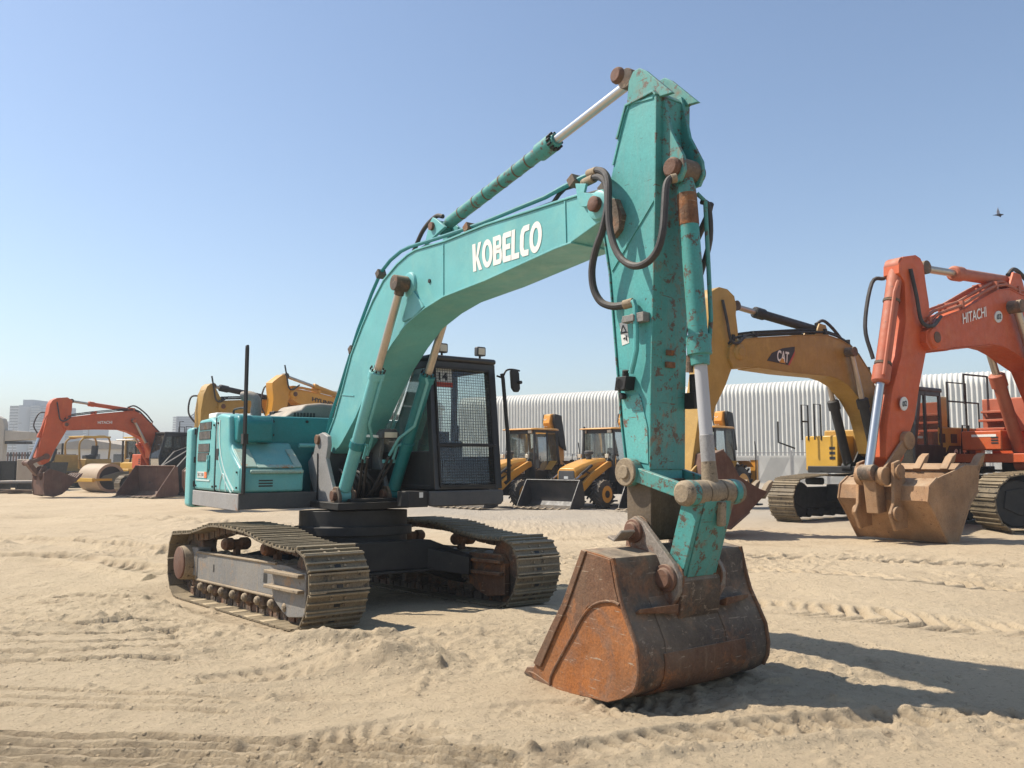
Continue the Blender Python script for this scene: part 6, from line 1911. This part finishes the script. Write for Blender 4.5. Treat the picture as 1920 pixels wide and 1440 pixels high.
# bulldozer with roll-over bars behind it
dz = thing('bulldozer', 'ochre bulldozer with bent roll bars behind the far orange arm', 'bulldozer', (-27.2, 52.0, 0), -122)
track_set(dz, Fr(-27.2, 52.0, -122), 1.0, .95, .55, 1.75, (shoe_steel, ochre, black_steel), 36)
MB().box(-1.6, 1.5, -.68, .68, .55, 1.15).box(.1, 1.6, -.55, .55, 1.1, 2.0).box(-1.9, -.2, -.85, .85, 1.1, 1.75).build('body', ochre, dz, None, .05)
bld = MB().strip([(2.45, .12), (2.30, .45), (2.28, .8), (2.42, 1.2)], -1.6, 1.6, .06).build('blade', ochre, dz, None, .01)
for s in (-1, 1):
    MB().bar((-.3, s * 1.3, .45), (2.3, s * 1.3, .4), .14, .2).build('push_arm', ochre, dz, None, .02)
    MB().cyl((1.5, s * .5, 2.35), (1.75, s * .55, 1.6), .09, n=12).cyl((1.75, s * .55, 1.6), (2.2, s * .7, .75), .05, n=12).build('lift_ram', black_steel, dz)
    MB().tube([(.15, s * .75, 1.7), (.22, s * .78, 2.6), (.05, s * .78, 2.95), (-.3, s * .75, 3.06), (-1.7, s * .75, 3.08), (-1.75, s * .75, 1.6)], .06, 10, 4).build('roll_bar', ochre, dz)
MB().box(-1.8, .0, -.85, .85, 3.08, 3.18).build('canopy', yellow_paint, dz, None, .03)
MB().box(-1.2, -.6, -.3, .3, 1.75, 2.0).prism([(-1.3, 1.9), (-1.15, 1.9), (-1.2, 2.6), (-1.35, 2.6)], -.3, .3).build('seat', seat_fabric, dz, None, .05)
MB().tube([(1.0, .3, 2.0), (1.0, .3, 2.7)], .06, 10).build('exhaust_pipe', black_steel, dz)

# motor grader seen between roller and boom
gr = thing('motor_grader', 'yellow grader with tall glazed cab behind the road roller', 'grader', (-24.6, 55.0, 0), -125)
MB().box(-3.5, -.8, -.6, .6, .9, 1.9).prism([(-.8, 1.2), (-.8, 1.6), (3.2, 1.5), (3.6, .9), (3.2, .9), (2.8, 1.2)], -.16, .16).build('body', ochre, gr, None, .05)
for s in (-1, 1):
    for x in (-2.9, -1.5, 3.3):
        wheel(gr, (x, s * .95, .65), .65, .4, None, ochre, 14)
m = MB()
for s in (-1, 1):
    for x in (-.75, .55):
        m.box(x - .05, x + .05, s * .62 - .05, s * .62 + .05, 1.4, 3.1)
m.box(-.8, .6, -.67, .67, 1.2, 1.75)
gc = m.build('cab', ochre, gr)
MB().box(-.9, .7, -.75, .75, 3.1, 3.2).build('roof', yellow_paint, gc, None, .03)
MB().box(-.7, .5, -.6, .6, 1.8, 3.08).build('glazing', dark_glass, gc)
MB().strip([(.9, .15), (.8, .4), (.9, .65)], -1.6, 1.6, .05).build('blade', dusty_steel, gr)
MB().lathe([(0, .55), (1, .55)], (1.0, 0, .72), (1.0, 0, .85), 24).build('turn_circle', ochre, gr)
# dark tracked loader between roller and orange machine
sk_ = thing('skid_steer_loader', 'small dark loader with pale roof between the road roller and orange lift cylinders', 'skid steer', (-19.0, 47.0, 0), -120)
MB().box(-1.4, .6, -.5, .5, .45, 1.35).build('body', black_steel, sk_, None, .05)
for s in (-1, 1):
    wheel(sk_, (-.9, s * .72, .4), .4, .3, None, dusty_steel, 12)
    wheel(sk_, (.35, s * .72, .4), .4, .3, None, dusty_steel, 12)
    MB().prism([(-1.4, 1.5), (-1.3, 1.75), (.9, 1.35), (1.35, .55), (1.2, .45), (.75, 1.1), (-1.3, 1.45)], s * .62 - .06, s * .62 + .06).build('lift_arm', black_steel, sk_, None, .02)
m = MB()
for s in (-1, 1):
    for x in (-.8, .45):
        m.box(x - .04, x + .04, s * .44 - .04, s * .44 + .04, 1.3, 2.35)
sc_ = m.build('cab', black_cab, sk_)
MB().box(-.95, .6, -.55, .55, 2.35, 2.45).build('roof', white_paint, sc_, None, .03)
MB().box(-.74, .40, -.42, .42, 1.36, 2.33).build('glazing', dark_glass, sc_)
scoop(sk_, None, 1.25, 2.0, .85, .05, .7, brown_steel, dusty_steel, 6, 'bucket')

# ------------------------------------------------------------------ halls, fence, walls
cladding = worn('white_cladding', (.62, .605, .55), .7, chips=.80, dust=.05, var=.05, bump=0, grime=.06, streak=.4, streakc=(.48, .44, .37))


def along_wall(px):
    """points of the long hall's front wall: measured on its straight eaves line"""
    d = 1560 * 6.6 / (865 - (740 - .052 * (px - 940)))
    return Vector(((px - 960) / 1560 * d, d, 0))


w0, w1 = along_wall(860), along_wall(1990)
wd = (w1 - w0).normalized()
wn = Vector((wd.y, -wd.x, 0))
if wn.y > 0:
    wn = -wn
wl = (w1 - w0).length
hall = thing('hall', 'long white arched hall of ribbed metal sheet behind the parked machines', 'warehouse', tuple(w0), 0)
PITCH, AMP = .34, .052
sec = [(0, .0), (0, 2.0), (0, 4.5), (0, 7.1)] + [(1.1 - 1.1 * math.cos(R(a)), 7.1 + 1.05 * math.sin(R(a))) for a in (15, 30, 45, 60, 75)] + [(1.6, 8.16), (5, 8.16), (10, 8.14), (15, 8.12), (18.5, 8.0), (20, 7.1), (20, 0)]
nseg = int(wl / PITCH) * 8
vsx, fsx = [], []
for i in range(nseg + 1):
    t = i * PITCH / 8
    ph = (i % 8) / 8
    off = AMP * (max(-.55, min(1.0, 1.5 * math.cos(2 * math.pi * ph))))
    for k, (b, z) in enumerate(sec):
        nx_, nz_ = (1, 0) if k < 4 else ((math.cos(R((k - 3) * 15)), math.sin(R((k - 3) * 15))) if k < 9 else ((0, 1) if k < 14 else (-1, 0)))
        p = w0 + wd * t - wn * b + wn * off * nx_
        vsx.append((p.x, p.y, z + off * nz_ * .6))
ns_ = len(sec)
for i in range(nseg):
    for k in range(ns_ - 1):
        fsx.append((i * ns_ + k, (i + 1) * ns_ + k, (i + 1) * ns_ + k + 1, i * ns_ + k + 1))
MB().add(vsx, fsx).build('cladding', cladding, hall, WORLD, angle=60)
for e_ in (0, nseg):
    MB().add([vsx[e_ * ns_ + k] for k in range(ns_)], [list(range(ns_))]).build('end_wall', cladding, hall, WORLD)

fence_m = worn('white_fence_panel', (.56, .54, .49), .7, chips=.76, dust=.2, var=.06, bump=.3)
fence = thing('fence', 'white panel fence with posts along the foot of the ribbed hall', 'fence', tuple(w0 + wn * 7), 0)
nb = int(wl / 2.5)
lat = MB()
for i in range(nb + 1):
    p = w0 + wn * 7 + wd * (2.5 * i)
    MB().obox(p + Vector((0, 0, 1.2)), wd * .05, wn * .05, (0, 0, 1.2)).build('post', grey_plate, fence, WORLD)
    if i < nb:
        q = p + wd * 1.25
        pn = MB().obox(q - wn * .02 + Vector((0, 0, 1.02)), wd * 1.18, wn * .02, (0, 0, 1.0))
        for k in range(-9, 10):
            for sg_ in (-1, 1):
                a_ = q + wn * .012 + wd * (k * .13 - .5 * sg_ * .9) + Vector((0, 0, .12))
                b_ = q + wn * .012 + wd * (k * .13 + .5 * sg_ * .9) + Vector((0, 0, 1.92))
                if abs((a_ - q).dot(wd)) < 1.17 and abs((b_ - q).dot(wd)) < 1.17:
                    pn.bar(a_, b_, .014, .014)
        pn.build('panel', fence_m, fence, WORLD)
        MB().obox(q + Vector((0, 0, 2.22)), wd * 1.25, wn * .03, (0, 0, .035)).build('rail', grey_plate, fence, WORLD)

# a pale hall far behind the amber machine
def far_box(px0, px1, ytop, d, depth, mat, name, label, cat, ybase=None, turn=0.0, group=None):
    x0, x1 = (px0 - 960) / 1560 * d, (px1 - 960) / 1560 * d
    h = EYE + (865 - ytop) / 1560 * d
    o = thing(name, label, cat, ((x0 + x1) / 2, d, 0), turn, group)
    return o, (x1 - x0) / 2, h


fh, hw_, hh_ = far_box(545, 800, 742, 130, 30, cladding, 'hall', 'pale flat hall far off behind the amber boom and the teal boom foot', 'warehouse')
fhw = MB()
for i in range(60):
    x = -hw_ + 2 * hw_ * i / 60
    fhw.box(x, x + hw_ / 45, 0, 30, 0, hh_ - .4 * (i / 60))
fhw.build('wall', cladding, fh)
MB().prism([(-hw_ - .4, hh_ - .1), (hw_ + .4, hh_ - .5), (hw_ + .4, hh_ + .25), (-hw_ - .4, hh_ + .9)], -.5, 30.5).build('roof', cladding, fh)

concrete = worn('pale_concrete', (.46, .42, .36), .85, chips=.78, dust=.1, var=.08, bump=.1)
beige = worn('beige_block', (.42, .35, .27), .85, chips=.76, dust=.15, var=.1, bump=.15)
gcp = thing('gate_canopy', 'beige concrete canopy with rounded top at the left edge', 'canopy', (-36.6, 60, 0), 0)
MB().prism([(-4, 0), (.0, 0), (.0, 4.2), (-.12, 4.65), (-.5, 4.85), (-4, 4.9)], 0, .5).build('column', concrete, gcp, None, .05)
MB().prism([(-.02, 3.05), (1.8, 3.15), (1.85, 3.72), (-.02, 3.85)], .1, 1.0).build('slab', concrete, gcp, None, .04)
MB().box(.0, 1.55, .15, .95, 2.85, 3.04).build('soffit', black_steel, gcp)
bin_ = thing('skip_bin', 'dark steel skip bin below the concrete canopy', 'skip', (-27.6, 46, 0), 4)
MB().add([(-2.2, 0, .15), (2.0, 0, .15), (2.0, 2, .15), (-2.2, 2, .15), (-2.4, -.1, 1.55), (2.15, -.1, 1.55), (2.15, 2.1, 1.55), (-2.4, 2.1, 1.55)], [(0, 1, 2, 3), (0, 1, 5, 4), (1, 2, 6, 5), (2, 3, 7, 6), (3, 0, 4, 7)]).build('shell', black_steel, bin_, None, .02)
m = MB()
for k in range(6):
    m.box(-2.1 + .78 * k, -2.03 + .78 * k, -.14, -.02, .2, 1.5)
m.box(-2.45, 2.2, -.16, .02, 1.50, 1.62)
m.build('rib', black_steel, bin_)
blk = tag(MB().box(-.62, .62, 0, 1.0, 0, 1.72).mapv(lambda v: (v.x - 26.4, v.y + 45.6, v.z)).build('concrete_block', beige, None, None, .04), 'upright beige concrete block beside the dark skip bin', 'concrete block')
plt = thing('flat_trailer', 'low grey flat trailer bed lying before the skip bin', 'trailer', (-24.9, 42.0, 0), 2)
MB().box(-1.2, 1.25, 0, 1.6, .50, .62).build('bed', grey_frame, plt, None, .02)
for x in (-1.1, 0, 1.1):
    MB().box(x - .06, x + .06, .1, 1.5, .0, .5).build('bearer', black_steel, plt, None, .01)
timber = worn('weathered_timber', (.15, .10, .065), .85, chips=.75, dust=.3)
for i in range(9):
    x, y = -24.9 + random.uniform(-1.1, 1.1), 41.3 + random.uniform(-.25, .25)
    z = .05 + .07 * (i % 3)
    d_ = Vector((random.uniform(.5, .9), random.uniform(-.2, .2), random.uniform(-.03, .03)))
    tag(MB().bar(Vector((x, y, z)) - d_, Vector((x, y, z)) + d_, .12, .06).build('plank', timber, None, None, .005), 'weathered brown plank dropped before the flat trailer', 'plank', 'planks lying by the trailer')
pf = thing('fence', 'dark red slatted fence along the far left edge of the yard', 'fence', (-48, 82, 0), 0)
for i in range(26):
    x = -3 + i * .28
    MB().box(x, x + .16, 0, .05, .2, 2.5).build('slat', brown_steel if i % 3 else black_steel, pf)
MB().box(-3.1, 4.4, .06, .14, 2.1, 2.3).box(-3.1, 4.4, .06, .14, .4, .6).build('rail', black_steel, pf)
lwm = worn('far_white_wall', (.58, .56, .52), .8, chips=.8, dust=.05, var=.05, bump=0)
shd = thing('shed', 'low white shed with shallow gable roof below the far towers', 'shed', (-62, 118, 0), 0)
MB().box(-6, 10, 0, 10, 0, 3.4).build('wall', lwm, shd)
MB().prism([(-6.5, 3.3), (2, 4.7), (10.5, 3.3)], -.4, 10.4).build('roof', hood_grey, shd)
for k in range(4):
    MB().box(-4.5 + 3.4 * k, -3 + 3.4 * k, -.05, 0, 1.2, 2.6).build('window', dark_glass, shd)
shd2 = thing('shed', 'long pale wall of a low building behind the roller and grader', 'building', (-34, 110, 0), 0)
MB().box(-9, 14, 0, 10, 0, 3.0).build('wall', lwm, shd2)
MB().box(-9.4, 14.4, -.3, 10.3, 3.0, 3.25).build('roof', grey_plate, shd2)
for k in range(6):
    MB().box(-7.5 + 3.5 * k, -6 + 3.5 * k, -.05, 0, 1.0, 2.2).build('window', dark_glass, shd2)

# ------------------------------------------------------------------ far towers
tower_a = worn('pale_tower_wall', (.42, .42, .41), .7, chips=.85, dust=0, var=.04, bump=0)
tower_b = worn('blue_grey_tower_wall', (.20, .23, .27), .6, chips=.85, dust=0, var=.05, bump=0)


def tower(px0, px1, ytop, d, dep, wall, label, floors, balc=None, turn=0, parts=()):
    o, hw, h = far_box(px0, px1, ytop, d, dep, wall, 'tower_block', label, 'tower block', turn=turn)
    MB().box(-hw, hw, 0, dep, 0, h).build('wall', wall, o)
    n = floors
    fh_ = h / n
    for k in range(n):
        z = (k + .35) * fh_
        MB().box(-hw * .92, hw * .92, -.06, .02, z, z + fh_ * .5).build('window_band', dark_glass if wall is tower_a else tower_dark, o)
    if balc:
        for k in range(n):
            MB().box(hw * balc[0], hw * balc[1], -2.0, 0, k * fh_ + .1, k * fh_ + .9).build('balcony', tower_a, o)
    for a, b, hh in parts:
        MB().box(hw * a, hw * b, 2, dep - 2, h, h + hh).build('roof_room', wall, o)
    return o


tower_dark = plain('tower_glass', (.10, .125, .15), .25)
tower(17, 34, 761, 420, 22, tower_a, 'narrow pale slab tower at the far left skyline', 20)
tower(34, 92, 760, 430, 26, tower_b, 'broad blue grey tower with white balconies behind the orange arm', 24, (-.1, .45), parts=((-.9, -.2, 3), (.2, .6, 2.2)))
tower(56, 84, 788, 390, 18, tower_a, 'shorter pale tower standing before the broad blue grey one', 16)
tower(100, 163, 803, 440, 24, tower_b, 'long low grey block seen under the far orange boom', 14, (.9, 1.0))
t3 = tower(330, 372, 781, 430, 24, tower_b, 'grey tower under construction near the teal tail', 20, (-1.15, -.85))
tower(-60, 10, 790, 460, 30, tower_a, 'pale tower cut by the left edge above the canopy', 18)
ck = thing('tower_crane', 'thin slanted crane jib on the unfinished grey tower', 'crane', tuple(t3.location + Vector((0, 8, 0))), 0)
MB().bar((.5, 0, 0), (.5, 0, 27.0), .5, .5).build('mast', black_steel, ck)
MB().bar((.5, 0, 26.5), (3.0, 0, 33.5), .35, .35).build('jib', black_steel, ck)
MB().bar((.5, 0, 26.5), (-1.2, 0, 25.5), .5, .5).build('counter_jib', black_steel, ck)

for i_, (px_, d_, hh_) in enumerate(((167, 150, 9.5), (26, 210, 11), (232, 240, 10))):
    sl_ = thing('street_lamp', ('slim grey lamp post between the grey block and the orange boom', 'slim lamp post before the pale slab towers', 'slim grey lamp post far behind the orange boom')[i_], 'street lamp', ((px_ - 960) / 1560 * d_, d_, 0), 0, 'far street lamps')
    MB().cyl((0, 0, 0), (0, 0, hh_), .13, .07, 8).build('pole', grey_plate, sl_)
    MB().bar((0, 0, hh_), (1.4, 0, hh_ + .25), .10, .08).build('lamp_arm', grey_plate, sl_)
    MB().box(1.2, 1.9, -.15, .15, hh_ + .14, hh_ + .26).build('lamp_head', grey_plate, sl_)

# ------------------------------------------------------------------ bird
bp_ = at_y(1873, 403, 22)
bird = thing('bird', 'small dark pigeon with raised pale wing flying against the blue sky', 'bird', tuple(bp_), 0)
feather = plain('dark_feathers', (.05, .05, .06), .7)
pale_f = plain('pale_feathers', (.35, .35, .38), .7)
m = MB()
m.lathe([(0, .004), (.05, .014), (.16, .022), (.26, .024), (.45, .042), (.62, .040), (.8, .022), (.9, .020), (1, .016)], (.145, 0, .012), (-.12, 0, -.004), 14)
m.add([(-.11, -.016, -.004), (-.11, .016, -.004), (-.175, .035, -.008), (-.175, -.035, -.008), (-.11, -.016, -.010), (-.11, .016, -.010), (-.175, .035, -.012), (-.175, -.035, -.012)], [(0, 1, 2, 3), (4, 7, 6, 5), (0, 3, 7, 4), (1, 5, 6, 2), (0, 4, 5, 1), (3, 2, 6, 7)])
m.build('body', feather, bird)
for s in (-1, 1):
    hgt = 1 if s > 0 else -.35
    pts = [(-.045, .02, .015), (-.05, .03, .10 * hgt), (-.01, .05, .20 * hgt), (.015, .06, .26 * hgt), (.03, .05, .19 * hgt), (.055, .04, .10 * hgt), (.03, .02, .01)]
    v = [(a, s * b, c) for a, b, c in pts] + [(a, s * b + .006, c) for a, b, c in pts]
    n = len(pts)
    MB().add(v, [list(range(n)), list(range(n, 2 * n))[::-1]] + [(i, (i + 1) % n, n + (i + 1) % n, n + i) for i in range(n)]).build('wing', pale_f if s > 0 else feather, bird)

for ch_ in bird.children:
    for v_ in ch_.data.vertices:
        v_.co *= .88

# ------------------------------------------------------------------ air
if HAZE:
    hm_ = bpy.data.materials.new('haze')
    hm_.use_nodes = True
    nt = hm_.node_tree
    nt.nodes.remove(nt.nodes['Principled BSDF'])
    pv = nt.nodes.new('ShaderNodeVolumePrincipled')
    pv.inputs['Color'].default_value = HAZE_C + (1,)
    pv.inputs['Density'].default_value = HAZE
    pv.inputs['Anisotropy'].default_value = .2
    nt.links.new(pv.outputs[0], nt.nodes['Material Output'].inputs['Volume'])
    hz = MB().box(-1600, 1600, -1600, 1600, -2, 42).build('haze', hm_)
    hz['kind'] = 'stuff'
    hz['label'] = 'thin pale desert haze over the yard'
